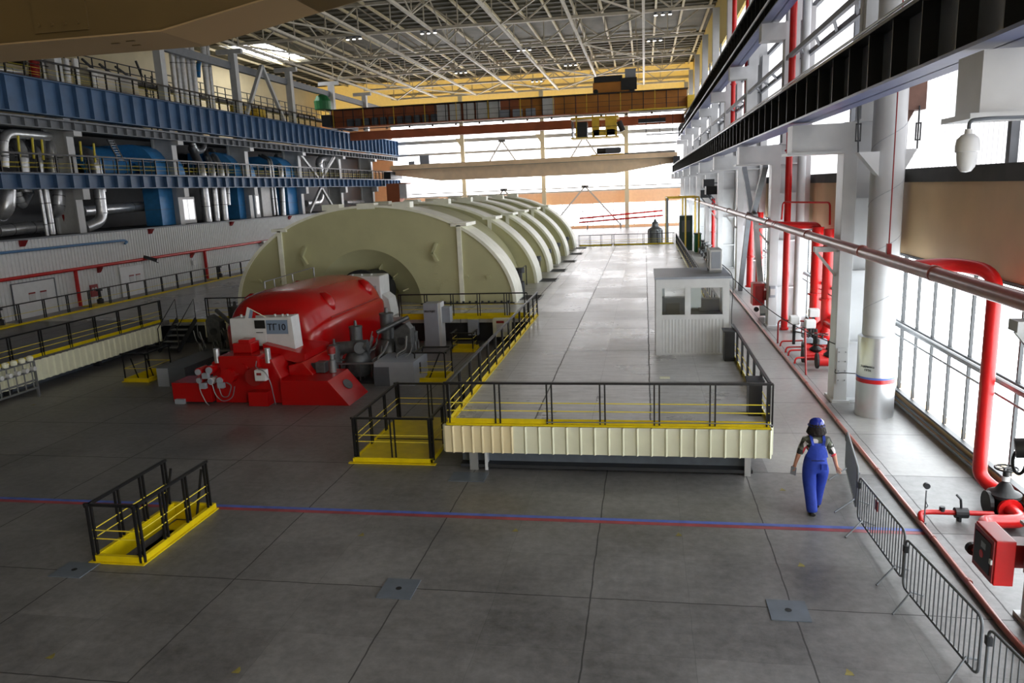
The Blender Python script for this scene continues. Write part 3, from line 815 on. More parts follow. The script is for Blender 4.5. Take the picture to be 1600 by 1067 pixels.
# ---- yellow hatches
def coaming(t, x0, x1, y0, y1, h=0.12, w=0.07, flare=0.05):
    for nm, b in (('a', (x0 - w, x1 + w, y0 - w, y0)), ('b', (x0 - w, x1 + w, y1, y1 + w)), ('c', (x0 - w, x0, y0, y1)), ('d', (x1, x1 + w, y0, y1))):
        MB().box(b[0], b[1], b[2], b[3], 0, h).build('coaming', 'yellow', t)
    f = MB()
    f.box(x0 - w - flare, x1 + w + flare, y0 - w - flare, y0 - w, 0, 0.02).box(x1 + w, x1 + w + flare, y0 - w, y1 + w, 0, 0.02).box(x0 - w - flare, x0 - w, y0 - w, y1 + w, 0, 0.02)
    f.build('base_flange', 'yellow', t)
    MB().box(x0 + 0.002, x0 + 0.015, y0, y1, -0.2, 0.1).box(x0 + 0.02, x1 - 0.02, y1 - 0.015, y1 - 0.002, -0.2, 0.1).box(x1 - 0.015, x1 - 0.002, y0, y1, -0.2, 0.1).box(x0 + 0.02, x1 - 0.02, y0 + 0.002, y0 + 0.015, -0.2, 0.1).build('shaft_lining', 'yellow', t)
def fence(t, pts, h=1.0, sp=0.7, mids=(0.4, 0.55), z=0.0, closed=False, pair=True, posts=None):
    pts = [Vector((p[0], p[1], z)) for p in pts]
    segs = list(zip(pts[:-1], pts[1:]))
    for a, b in segs:
        L_ = (b - a).length; d = (b - a) / L_
        MB().bar(a + Vector((0, 0, h)) - d * 0.08, b + Vector((0, 0, h)) + d * 0.08, 0.05, 0.045).build('top_rail', 'black', t)
        n = max(1, round(L_ / sp))
        for i in range(n + 1):
            q = a + d * (L_ * i / n)
            m = MB()
            for o in ((-0.045, 0.045) if pair else (0,)):
                m.bar(q + d * o, q + d * o + Vector((0, 0, h)), 0.04, 0.028, up=d)
            m.build('post', 'black', t)
        for hz in mids:
            MB().tube([a + Vector((0, 0, hz)), b + Vector((0, 0, hz))], 0.01, 6).build('mid_rail', 'yellow_wire', t)
t = thing('stair_hatch', (-8.63, 11.4, 0), 'yellow floor hatch with black railings in the near left floor, crossing the painted line', 'stair hatch')
coaming(t, -9.02, -8.24, 10.32, 12.40)
fence(t, [(-9.06, 12.3), (-9.06, 10.3), (-8.2, 10.3), (-8.2, 12.3)], sp=0.62)
for x in (-8.95, -8.31):
    MB().bar((x, 11.75, -0.7), (x, 12.35, 0.85), 0.035, 0.035).build('stair_rail', 'black', t)
for i in range(7):
    MB().box(-8.97, -8.29, 10.45 + i * 0.24, 10.68 + i * 0.24, -1.95 + i * 0.22, -1.92 + i * 0.22).build('step', 'dark', t)
MB().box(-8.99, -8.27, 12.0, 12.38, -0.25, -0.22).build('landing', 'yellow', t)
t = thing('platform_box', (-5.5, 16.4, 0), 'large yellow plated hatch cover with black railings beside the deck front', 'hatch cover')
MB().box(-6.36, -4.62, 15.16, 18.3, 0, 0.07).build('plate', 'yellow', t)
MB().box(-6.38, -4.6, 15.12, 15.16, 0, 0.11).box(-4.64, -4.6, 15.12, 18.3, 0, 0.1).box(-6.42, -6.38, 15.1, 18.3, 0, 0.1).build('rim', 'yellow', t)
MB().box(-6.5, -4.5, 15.02, 15.12, 0, 0.02).build('base_flange', 'yellow', t)
MB().box(-6.36, -4.62, 16.5, 16.54, 0.07, 0.085).build('seam', 'dark', t)
fence(t, [(-6.36, 18.2), (-6.36, 15.2), (-4.62, 15.2), (-4.62, 18.2), (-6.36, 18.2)], sp=0.95, z=0.06, h=0.94)
t = thing('stair_hatch', (-16.8, 22.8, 0), 'small railed yellow hatch beside the left walkway', 'stair hatch')
coaming(t, -17.2, -16.42, 22.12, 23.5)
fence(t, [(-17.24, 23.4), (-17.24, 22.1), (-16.4, 22.1), (-16.4, 23.4), (-17.24, 23.4)], sp=1.3, mids=(0.45,), pair=False, h=0.95)
for x in (-17.1, -16.5): MB().bar((x, 22.7, -0.4), (x, 22.3, 0.75), 0.03, 0.03).build('stair_rail', 'black', t)
t = thing('stair_hatch', (-6.6, 22.7, 0), 'small railed yellow hatch right of the grey oil tank', 'stair hatch')
coaming(t, -7.08, -6.2, 22.28, 23.1)
fence(t, [(-7.12, 23.1), (-7.12, 22.24), (-6.16, 22.24), (-6.16, 23.1), (-7.12, 23.1)], sp=0.95, mids=(0.3, 0.45), pair=False, h=0.93)
MB().bar((-6.9, 22.4, -0.3), (-6.5, 23.0, 0.8), 0.03, 0.03).build('stair_rail', 'black', t)
t = thing('stair_hatch', (-6.65, 27, 0), 'small yellow railed hatch deep in the recess under the turbine deck edge', 'stair hatch')
coaming(t, -7.0, -6.3, 26.65, 27.4)
fence(t, [(-7.04, 27.3), (-7.04, 26.6), (-6.26, 26.6), (-6.26, 27.3)], sp=0.8, mids=(0.3, 0.5), pair=False, h=0.7)

# ---- floor plates and marks
def plate(x0, x1, y0, y1, label, dot=True):
    t = thing('floor_plate', ((x0 + x1) / 2, (y0 + y1) / 2, 0), label, 'floor plate')
    MB().box(x0, x1, y0, y1, 0.0, 0.012).build('cover', 'blue_grey', t)
    if dot: MB().cyl(((x0 + x1) / 2, (y0 + y1) / 2, 0.012), ((x0 + x1) / 2, (y0 + y1) / 2, 0.016), 0.045, 14).build('lift_hole', 'pit', t)
plate(-3.93, -3.4, 9.63, 10.2, 'square blue-grey floor plate in the near floor, middle of the three with a hole')
plate(1.65, 2.17, 9.63, 10.15, 'square blue-grey floor plate left of the crowd barriers')
plate(-9.5, -8.92, 9.72, 10.2, 'square floor plate touching the near corner of the yellow stair hatch')
plate(-4.0, -3.25, 14.16, 14.66, 'blue-grey floor plate under the left end of the deck skirt', dot=False)
def line_(y0, y1, ya0, ya1, m, label):
    g = MB(); g.add([(-26, y0, 0.003), (4.5, ya0, 0.003), (4.5, ya1, 0.003), (-26, y1, 0.003), (-26, y0, 0.001), (4.5, ya0, 0.001), (4.5, ya1, 0.001), (-26, y1, 0.001)],
          [(0, 1, 2, 3), (7, 6, 5, 4), (0, 4, 5, 1), (1, 5, 6, 2), (2, 6, 7, 3), (3, 7, 4, 0)])
    tag(g.build('floor_line', m), label, 'floor line')
line_(12.56, 12.66, 12.56, 12.66, 'blue_mark', 'long blue stripe painted across the near floor')
line_(12.44, 12.55, 12.44, 12.55, 'red_mark', 'long red stripe painted along the near side of the blue one')
for (x, y) in ((-4.91, 11.64), (-2.25, 12.04), (0.53, 12.11), (2.32, 11.23), (-5.1, 7.79), (-7.77, 7.79), (2.36, 8.59), (2.55, 14.2), (-18.3, 19.3), (-17.0, 21.0)):
    tag(MB().prism([(x - 0.05, y - 0.06), (x + 0.06, y - 0.06), (x + 0.05, y), (x, y + 0.07), (x - 0.02, y)], 'z', 0.001, 0.003).build('floor_mark', 'yellow_mark'), 'small faded yellow paint mark on the grey floor', 'paint mark', 'faded yellow floor marks')
# grating pits beside the casings on the deck
for i, (y, x) in enumerate(((33.2, -5.0), (39.6, -5.0), (44.2, -5.0), (49.6, -4.9), (55.2, -4.9), (60.5, -5.0))):
    t = thing('floor_grating', (x, y, D), 'black floor grating on the deck beside the casings, %s the camera' % (['nearest to', 'second from', 'third from', 'fourth from', 'fifth from', 'farthest from'][i]), 'grating')
    MB().box(x - 0.4, x + 0.4, y - 0.7, y + 0.7, D, D + 0.012).build('mesh_panel', 'pit', t)
    MB().box(x - 0.45, x - 0.4, y - 0.75, y + 0.75, D, D + 0.03).box(x + 0.4, x + 0.45, y - 0.75, y + 0.75, D, D + 0.03).box(x - 0.4, x + 0.4, y - 0.75, y - 0.7, D, D + 0.03).build('frame', 'galv', t)

# ---- booth
bt = thing('booth', (1.3, 22.4, D), 'white panelled control booth with two windows standing on the centre deck', 'booth')
bx0, bx1, by0, by1, bz0, bz1 = 0.3, 2.28, 21.3, 23.6, D, 3.2
MB().sheet((bx0 + 0.03, by0 + 0.02), (bx1 - 0.12, by0 + 0.02), bz0 + 0.05, bz0 + 1.02, 0.09, -0.008, (0, 1)).build('front_panel', 'white', bt)
MB().box(bx0, bx0 + 0.03, by0 + 0.05, by1, bz0, bz1).build('side_panel', 'white', bt)
MB().box(bx1 - 0.03, bx1, by0 + 0.02, by1, bz0, bz0 + 1.0).box(bx1 - 0.03, bx1, by0 + 0.02, by1, bz1 - 0.35, bz1).box(bx1 - 0.03, bx1, by0 + 1.6, by1, bz0 + 1.0, bz1 - 0.35).build('side_panel', 'white', bt)
MB().box(bx0, bx1, by1 - 0.03, by1, bz0, bz1 - 1.1).box(bx0, bx1, by1 - 0.03, by1, bz1 - 0.3, bz1).box(bx0, bx0 + 0.3, by1 - 0.03, by1, bz1 - 1.1, bz1 - 0.3).box(bx0 + 0.9, bx0 + 1.2, by1 - 0.03, by1, bz1 - 1.1, bz1 - 0.3).build('back_panel', 'white', bt)
fr = MB()
xa_, xb_ = bx0 + 0.14, bx1 - 0.14
fr.box(bx0 - 0.005, xa_, by0 - 0.02, by0 + 0.05, bz0, bz1).box(xb_, bx1 + 0.005, by0 - 0.02, by0 + 0.05, bz0, bz1).box(xa_, xb_, by0 - 0.018, by0 + 0.048, bz1 - 0.22, bz1)
fr.box(xa_, xb_, by0 - 0.018, by0 + 0.048, bz0 + 1.02, bz0 + 1.12).box(xa_, xb_, by0 - 0.018, by0 + 0.048, bz0, bz0 + 0.05)
fr.box(1.12, 1.22, by0 - 0.016, by0 + 0.04, bz0 + 1.12, bz1 - 0.22)
fr.build('frame', 'white', bt)
MB().box(bx0 - 0.04, bx1 + 0.06, by0 - 0.06, by1 + 0.04, bz1, bz1 + 0.06).build('roof', 'grey', bt)
for (a, b) in ((bx0 + 0.14, 1.12), (1.22, bx1 - 0.14)):
    MB().box(a, b, by0 + 0.01, by0 + 0.016, bz0 + 1.12, bz1 - 0.22).build('pane', 'glass', bt)
    MB().box(a, b, by0 - 0.015, by0 + 0.02, bz0 + 1.12, bz0 + 1.15).box(a, b, by0 - 0.015, by0 + 0.02, bz1 - 0.25, bz1 - 0.22).box(a, a + 0.03, by0 - 0.015, by0 + 0.02, bz0 + 1.12, bz1 - 0.22).box(b - 0.03, b, by0 - 0.015, by0 + 0.02, bz0 + 1.12, bz1 - 0.22).build('window_frame', 'white', bt)
MB().box(bx0 + 0.05, bx1 - 0.05, by0 + 0.1, by1 - 0.05, bz0 + 0.9, bz0 + 0.94).build('desk', 'dark', bt)
MB().box(1.25, 1.55, by0 + 0.3, by0 + 0.33, bz0 + 1.3, bz1 - 0.24).build('blind', 'white', bt)
MB().box(0.6, 1.0, by0 + 1.2, by0 + 1.24, bz0 + 0.94, bz0 + 1.3).build('monitor', 'black', bt)
MB().box(0.45, 1.2, by1 - 0.45, by1 - 0.06, bz0, bz0 + 1.35).build('inner_darkening_box', 'grey_dark', bt)  # dark box added to make the lower part of the windows look dark
MB().box(1.6, 2.2, by1 - 0.45, by1 - 0.06, bz0, bz0 + 1.3).build('inner_darkening_box', 'dark', bt)  # second box added for the same darkening
ac = thing('air_conditioner', (2.0, 22.5, bz1 + 0.06), 'white air conditioner unit standing on the booth roof', 'air conditioner')
MB().box(1.8, 2.15, 22.0, 22.9, bz1 + 0.14, bz1 + 0.72).build('housing', 'white', ac, bevel=0.02)
for y in (22.1, 22.7): MB().box(1.8, 2.15, y, y + 0.06, bz1 + 0.06, bz1 + 0.14).build('foot', 'galv', ac)
MB().cyl((1.79, 22.45, bz1 + 0.43), (1.8, 22.45, bz1 + 0.43), 0.22, 20).build('fan_grille', 'grey', ac)
MB().box(1.85, 2.1, 21.985, 22.0, bz1 + 0.2, bz1 + 0.66).build('side_cover', 'grey', ac)
tag(MB().tube(bend([(2.15, 22.1, bz1 + 0.3), (2.38, 21.9, bz1 + 0.1), (2.4, 21.4, bz1 - 0.1), (2.36, 21.4, 2.2), (2.4, 21.5, 1.1)], 0.15), 0.012, 6).build('cable', 'rubber'), 'black cable hanging down the right corner of the booth', 'cable')
# ================================================================ TURBO-GENERATOR
GX = -11.75
def loft(stations, cx, prof, close_front=True):
    """stations: (y, width factor, height factor); prof: half outline (x, z) from crown to foot"""
    full = [(-x, z) for x, z in reversed(prof)] + prof[1:]
    m = MB(); n = len(full); vs = []
    for y, sx, sz in stations: vs += [(cx + x * sx, y, z * sz) for x, z in full]
    fs = []
    for i in range(len(stations) - 1):
        for k in range(n - 1):
            fs.append((i * n + k, i * n + k + 1, (i + 1) * n + k + 1, (i + 1) * n + k))
        fs.append((i * n + n - 1, i * n, (i + 1) * n, (i + 1) * n + n - 1))
    fs.append(tuple(range(n))[::-1]); fs.append(tuple((len(stations) - 1) * n + k for k in range(n)))
    return m.add(vs, fs)
gt = thing('generator', (GX, 25, 0), 'large glossy red turbine housing in front of the cream casings', 'turbine housing')
prof = [(0, 2.93), (0.4, 2.92), (0.8, 2.86), (1.1, 2.76), (1.35, 2.58), (1.52, 2.35), (1.62, 2.12), (1.66, 2.0), (1.74, 1.95), (1.8, 1.88), (1.82, 1.7), (1.8, 1.4), (1.72, 0.9), (1.66, 0.4), (1.64, 0.0)]
st = [(21.85, .66, .72), (21.9, .74, .80), (22.0, .83, .87), (22.2, .92, .935), (22.5, .975, .975), (22.9, 1, 1), (24.2, 1.01, 1.0), (27.4, 1.0, .99), (27.75, .985, .97), (27.95, .94, .93), (28.0, .86, .88)]
body = loft(st, GX, prof).build('housing', 'red', gt, smooth=True)
sub = body.modifiers.new('subd', 'SUBSURF'); sub.levels = 1; sub.render_levels = 1
for y in (23.4, 26.9):                                   # lifting ears on the shoulders
    for sx in (-1, 1):
        pts = [(GX + sx * (1.08 + 0.40 * math.sin(a)), y + 0.0, 2.08 + 0.62 * math.cos(a)) for a in [i * PI / 10 + 0.15 for i in range(6)]]
        MB().tube(pts, 0.16, 12, radii=[0.05, 0.14, 0.2, 0.21, 0.17, 0.06]).build('lifting_ear', 'red', gt, smooth=True)
for sx in (-1, 1):
    MB().tube([(GX + sx * 1.69, 22.9, 1.98), (GX + sx * 1.715, 24.2, 1.98), (GX + sx * 1.70, 27.4, 1.97)], 0.022, 6).build('joint_seam', 'red_dark', gt, label='dark joint line')
for x in (GX - 0.2,):
    fr_ = MB()
    fr_.tube([(GX - 0.9, 23.6, 2.86), (GX - 0.9, 23.6, 3.1), (GX - 0.75, 27.2, 3.2), (GX - 0.75, 27.2, 2.86)], 0.03, 6)
    fr_.build('lifting_frame', 'galv', gt)
    for yy in (24.2, 25.6): MB().tube([(GX - 0.85, yy, 2.86), (GX - 0.85, yy, 3.12)], 0.025, 6).build('frame_post', 'galv', gt)
# white cover block between the red housing and the cream casing
t = thing('bearing_cover', (GX + 0.95, 28.9, 0), 'white boxy bearing cover between the red housing and the cream casing', 'machine cover')
MB().box(-11.9, -10.3, 28.4, 29.5, 1.06, 2.68).build('casing_box', 'white', t, bevel=0.05)
MB().prism([(-10.3, 1.06), (-9.95, 1.06), (-10.05, 1.75), (-10.3, 1.95)], 'y', 28.5, 29.4).build('side_box', 'white', t)
MB().box(-10.62, -10.48, 28.385, 28.4, 1.9, 2.3).build('door', 'grey', t)
for x in (-11.6, -11.2, -10.8): MB().cyl((x, 28.8, 2.68), (x, 28.8, 2.74), 0.05, 10).build('lifting_eye', 'white', t)
t = thing('shaft_cover', (GX, 30.6, 0), 'dark round shaft housing entering the hood of the nearest cream casing', 'shaft housing')
MB().cyl((GX - 0.1, 29.6, 1.7), (GX - 0.1, 32.2, 1.7), 0.9, 28).build('housing', 'dark', t, smooth=True)
MB().cyl((GX - 0.1, 30.3, 1.7), (GX - 0.1, 30.45, 1.7), 1.05, 28).build('flange', 'dark', t)

# white cabinet with the unit number
t = thing('instrument_cabinet', (-11.2, 21.0, 1.2), 'white instrument cabinet lettered ТГ10 in front of the red housing', 'cabinet')
MB().prism([(-12.35, 1.5), (-11.15, 1.5), (-11.05, 1.52), (-10.48, 1.36), (-10.48, 2.36), (-12.35, 2.33)], 'y', 20.7, 21.25).build('cabinet_body', 'white', t)
MB().prism([(-10.48, 1.2), (-10.3, 1.2), (-10.36, 2.38), (-10.48, 2.38)], 'y', 20.68, 21.2).build('end_panel', 'white', t)
MB().box(-10.5, -10.2, 20.6, 21.2, 1.17, 1.2).build('foot_plate', 'white', t)
MB().box(-11.55, -11.22, 20.68, 20.7, 2.03, 2.28).build('display', 'black', t, label='black display')
MB().box(-11.55, -11.22, 20.69, 20.7, 1.55, 1.95).build('drawer', 'white', t)
MB().box(-11.52, -11.3, 20.675, 20.69, 1.9, 1.92).build('slot', 'black', t)
sg = MB().box(-11.18, -10.5, 20.68, 20.7, 1.86, 2.28).build('number_plate', 'plate', t, label='blue-grey number plate')
text_mesh('ТГ10', 0.27, 'lettering', 'text', sg, (-10.85, 20.675, 2.06), (1, 0, 0), (0, 0, 1))
for x in (-12.1, -11.8, -11.0, -10.75, -10.6): MB().cyl((x, 20.95, 2.34), (x, 20.95, 2.42), 0.035, 10).build('knob', 'white', t)
t = thing('table_flag', (-11.6, 20.9, 2.36), 'small white, blue and red flag leaning on the white cabinet', 'flag')
MB().tube([(-11.2, 20.75, 2.36), (-11.75, 20.75, 2.66)], 0.012, 6).build('stick', 'cream', t)
for i, m_ in enumerate(('white', 'plate', 'red')):
    a0, a1 = i / 3, (i + 1) / 3
    p0 = Vector((-11.75, 20.72, 2.68)); p1 = Vector((-11.48, 20.72, 2.5)); q0 = Vector((-11.9, 20.72, 2.22)); q1 = Vector((-11.56, 20.72, 2.2))
    A, B_ = p0.lerp(p1, a0), p0.lerp(p1, a1); C_, D_ = q0.lerp(q1, a0), q0.lerp(q1, a1)
    MB().add([A, B_, D_, C_, A + Vector((0, .008, 0)), B_ + Vector((0, .008, 0)), D_ + Vector((0, .008, 0)), C_ + Vector((0, .008, 0))], [(0, 1, 2, 3), (7, 6, 5, 4), (0, 4, 5, 1), (1, 5, 6, 2), (2, 6, 7, 3), (3, 7, 4, 0)]).build('stripe', m_, t)

# front pedestal of the machine
t = thing('bearing_pedestal', (-11.4, 20.6, 0), 'red front pedestal block of the machine hung with instruments and cables', 'machine pedestal')
MB().prism([(-12.5, 0), (-10.35, 0), (-10.35, 0.75), (-10.6, 1.3), (-12.2, 1.42), (-12.5, 1.2)], 'y', 19.7, 21.9).build('pedestal_block', 'red', t, bevel=0.03)
MB().box(-12.2, -10.95, 19.6, 20.6, 0.9, 1.42).build('gear_cover', 'red', t, bevel=0.04)
MB().box(-11.95, -11.35, 20.0, 20.5, 1.42, 1.72).build('top_cover', 'red', t, bevel=0.03)
MB().box(-11.75, -11.4, 20.0, 20.4, 1.7, 1.82).build('cap', 'red', t, bevel=0.02)
MB().prism([(-11.2, 1.3), (-10.0, 1.0), (-9.9, 1.12), (-9.9, 1.3), (-11.2, 1.62)], 'y', 20.4, 22.2).build('side_cover', 'red', t)
MB().prism([(-10.35, 0), (-9.6, 0), (-9.6, 0.75), (-9.9, 1.1), (-10.35, 1.0)], 'y', 20.2, 22.2).build('side_block', 'red', t, bevel=0.02)
MB().box(-11.25, -10.65, 19.35, 19.7, 0.0, 0.42).build('foot_box', 'red', t, bevel=0.01)
MB().cyl((-11.9, 19.45, 0.85), (-11.9, 19.7, 0.85), 0.22, 20).build('round_cover', 'red', t)
MB().cyl((-11.05, 19.4, 0.85), (-11.05, 19.7, 0.85), 0.26, 20).build('round_cover', 'red_dark', t)
MB().cyl((-11.45, 19.55, 1.05), (-11.45, 19.62, 1.05), 0.16, 16).build('round_cover', 'red', t)
for (x, z, r_, m_) in ((-12.75, 1.0, 0.12, 'red'), (-12.4, 1.05, 0.13, 'red'), (-12.75, 0.75, 0.11, 'red_dark'), (-12.1, 0.75, 0.13, 'red'), (-12.4, 0.72, 0.1, 'white')):
    o = MB().cyl((x, 19.4, z), (x, 19.8, z), r_, 16).build('solenoid', m_, t, smooth=True)
    MB().cyl((x, 19.36, z), (x, 19.4, z), r_ * 0.75, 16).build('end_cap', 'grey', o)
for (x, z) in ((-12.5, 0.9), (-12.05, 0.62), (-12.62, 0.6)):
    MB().box(x - 0.1, x + 0.1, 19.3, 19.42, z - 0.08, z + 0.08).build('terminal_box', 'grey', t, bevel=0.01)
MB().box(-10.95, -10.62, 19.3, 19.5, 0.76, 1.08).build('meter_box', 'white', t, bevel=0.015)
MB().box(-10.88, -10.74, 19.29, 19.3, 0.93, 1.0).build('meter_display', 'red_dark', t)
for x in (-10.72, -12.32): MB().cyl((x, 19.75, 1.2), (x, 19.75, 1.62), 0.085, 14).build('canister', 'alu', t, smooth=True)
for pts in ([(-12.7, 19.35, 0.85), (-12.72, 19.3, 0.5), (-12.55, 19.3, 0.1), (-12.5, 19.35, 0.02)], [(-12.3, 19.3, 0.7), (-12.2, 19.25, 0.35), (-12.0, 19.25, 0.15), (-11.7, 19.3, 0.25), (-11.6, 19.3, 0.6)],
            [(-12.1, 19.3, 0.6), (-12.0, 19.25, 0.3), (-11.8, 19.25, 0.3), (-11.65, 19.25, 0.65), (-11.85, 19.3, 0.72)], [(-10.95, 19.5, 1.3), (-10.9, 19.3, 1.15), (-10.6, 19.3, 1.05), (-10.5, 19.35, 0.7), (-10.45, 19.4, 0.05)]):
    MB().tube(bend(pts, 0.2), 0.014, 6).build('cable', 'galv', t, smooth=True)
t = thing('red_floor_box', (-13.1, 20.1, 0), 'low red floor box at the left foot of the machine', 'floor box')
MB().box(-13.8, -12.55, 19.6, 20.5, 0.04, 0.6).build('box_body', 'red', t, bevel=0.01)
MB().box(-13.8, -12.6, 19.6, 20.5, 0.6, 0.62).build('lid', 'red', t)
MB().box(-13.7, -13.4, 19.5, 19.6, 0.0, 0.14).build('foot', 'grey', t)
t = thing('red_floor_box', (-9.3, 20.2, 0), 'red floor box with a sloping end and round window, right foot of the machine', 'floor box')
MB().prism([(-10.3, 0), (-8.25, 0), (-8.85, 0.72), (-10.3, 0.72)], 'y', 19.5, 21.0).build('box_body', 'red', t, bevel=0.008)
nx, nz = 0.72, 0.6; ln = math.hypot(nx, nz); nx /= ln; nz /= ln
cx_, cz_ = -8.6, 0.42
o = MB(); ring = []
u = Vector((-0.6, 0, 0.72)).normalized(); w_ = Vector((0, 1, 0)); c_ = Vector((cx_ + nx * 0.01, 20.3, cz_ + nz * 0.01)); nn = Vector((nx, 0, nz))
k_ = 24
o.add([c_ + u * 0.16 * math.cos(2 * PI * i / k_) + w_ * 0.24 * math.sin(2 * PI * i / k_) + nn * h_ for h_ in (0, 0.012) for i in range(k_)], [tuple(range(k_))[::-1], tuple(range(k_, 2 * k_))] + [(i, (i + 1) % k_, (i + 1) % k_ + k_, i + k_) for i in range(k_)])
o.build('round_window', 'iron', t)
# grey oil tanks
t = thing('oil_tank', (-7.8, 22.0, 0), 'grey sheet steel oil tank right of the valves', 'tank')
MB().prism([(-8.28, 0), (-7.0, 0), (-7.0, 0.75), (-8.28, 0.75)], 'y', 21.7, 23.2).build('tank_body', 'grey', t, bevel=0.01)
MB().box(-8.3, -7.8, 21.68, 21.7, 0, 0.6).build('front_plate', 'grey_dark', t)
MB().box(-7.0, -6.98, 22.3, 22.38, 0.25, 0.6).build('handle', 'dark', t)
t = thing('oil_tank', (-15.2, 23, 0), 'dark grey sheet steel tank left of the machine', 'tank')
MB().prism([(-15.6, 0), (-14.6, 0), (-14.6, 0.62), (-15.6, 0.62)], 'y', 21.5, 24.5).build('tank_body', 'grey_dark', t, bevel=0.01)
MB().box(-15.6, -15.2, 21.48, 21.5, 0, 0.6).build('front_plate', 'grey', t)

# steam valve groups at both sides
def valve_group(cx, cy, sgn, label, m='iron'):
    t = thing('valve_group', (cx, cy, 0), label, 'valve group')
    def X(d): return cx + sgn * d
    for (dx, dy, r_, h_, hh) in ((-0.9, -0.3, 0.16, 1.25, 0.5), (-0.35, 0.2, 0.2, 1.75, 0.75), (0.35, 1.2, 0.22, 2.0, 0.85), (1.15, 1.6, 0.1, 1.3, 0.3)):
        o = MB().lathe([(r_ * 1.25, h_ - hh - 0.05), (r_ * 1.25, h_ - hh), (r_, h_ - hh), (r_, h_ - 0.06), (r_ * 1.08, h_ - 0.06), (r_ * 1.08, h_), (r_ * 0.3, h_ + 0.02), (r_ * 0.2, h_ + 0.18)], (X(dx), cy + dy, 0), 18).build('servo_cylinder', m, t, smooth=True)
        MB().cyl((X(dx), cy + dy, 0.0), (X(dx), cy + dy, h_ - hh), r_ * 0.55, 12).build('valve_stem', m, t)
        for a in range(4):
            MB().tube([(X(dx) + r_ * 1.1 * math.cos(a * PI / 2 + .4), cy + dy + r_ * 1.1 * math.sin(a * PI / 2 + .4), 0.4), (X(dx) + r_ * 1.1 * math.cos(a * PI / 2 + .4), cy + dy + r_ * 1.1 * math.sin(a * PI / 2 + .4), h_ - hh)], 0.022, 6).build('tie_rod', 'galv', t)
    MB().lathe([(0.34, 0.15), (0.42, 0.3), (0.42, 0.7), (0.3, 0.95), (0.24, 1.0)], (X(-0.35), cy + 0.2, 0), 20).build('valve_body', m, t, smooth=True)
    MB().lathe([(0.36, 0.15), (0.46, 0.35), (0.46, 0.8), (0.32, 1.1), (0.26, 1.15)], (X(0.35), cy + 1.2, 0), 20).build('valve_body', m, t, smooth=True)
    MB().cyl((X(-0.9), cy - 0.1, 1.1), (X(0.1), cy + 0.0, 1.15), 0.2, 16).build('valve_chest', m, t, smooth=True)
    MB().cyl((X(-0.2), cy - 0.05, 1.13), (X(-0.08), cy - 0.25, 1.13), 0.19, 16).build('cover_flange', m, t)
    MB().prism([(X(0.75), 0.75), (X(1.3), 0.75), (X(1.3), 1.55), (X(1.15), 1.75), (X(0.75), 1.5)], 'y', cy + 0.7, cy + 1.1).build('gearbox', 'iron', t, bevel=0.02)
    MB().cyl((X(1.0), cy + 0.64, 1.15), (X(1.0), cy + 0.7, 1.15), 0.13, 16).build('gear_cover', 'dark', t)
    MB().cyl((X(0.2), cy + 0.6, 1.45), (X(1.1), cy + 1.2, 1.85), 0.08, 12).build('link_tube', 'iron', t)
    MB().box(X(-1.3), X(1.3), cy - 0.35, cy + 1.7, 0.0, 0.1).build('base_frame', 'dark', t)
    for i in range(24):
        random.seed(i + int(abs(cx) * 10))
        a = Vector((X(-1.15 + i * 0.105), cy + random.uniform(-0.3, 1.3), 0.1)); h_ = random.uniform(0.6, 1.5)
        pts = [a, a + Vector((0, 0, h_ * 0.6)), a + Vector((sgn * random.uniform(0.1, 0.3), 0.15, h_ * 0.7)), a + Vector((sgn * 0.3, 0.2, h_))]
        MB().tube(bend(pts, 0.1, 3), random.choice((0.018, 0.025, 0.035)), 7).build('small_pipe', random.choice(('galv', 'iron', 'galv')), t, smooth=True)
    for i in range(5):
        MB().bar((X(-1.2 + i * 0.55), cy - 0.35, 0.1), (X(-1.2 + i * 0.55), cy - 0.35, 0.62), 0.04, 0.04).build('frame_leg', 'iron', t)
    MB().bar((X(-1.25), cy - 0.35, 0.64), (X(0.4), cy - 0.35, 0.66), 0.05, 0.05).build('frame_rail', 'galv', t)
valve_group(-8.75, 22.3, 1, 'grey steam valve group with upright cylinders right of the red housing')
valve_group(-14.6, 24.3, -1, 'dark steam valve group left of the red housing', 'dark')
t = thing('small_pump', (-9.5, 20.95, 0), 'small dark motor and red-capped cylinder standing on the right red box', 'motor')
MB().cyl((-9.85, 20.6, 0.86), (-9.45, 20.6, 0.86), 0.13, 16).build('motor', 'dark', t, smooth=True)
MB().box(-9.6, -9.3, 20.4, 20.7, 0.73, 1.05).build('gear_block', 'iron', t, bevel=0.02)
MB().lathe([(0.1, 0.73), (0.1, 1.1), (0.06, 1.12), (0.06, 1.25), (0.11, 1.27), (0.11, 1.48)], (-9.1, 20.5, 0), 14).build('cylinder', 'galv', t, smooth=True)
MB().lathe([(0.115, 1.3), (0.115, 1.47), (0.09, 1.5)], (-9.1, 20.5, 0), 14).build('cap', 'red_dark', t)

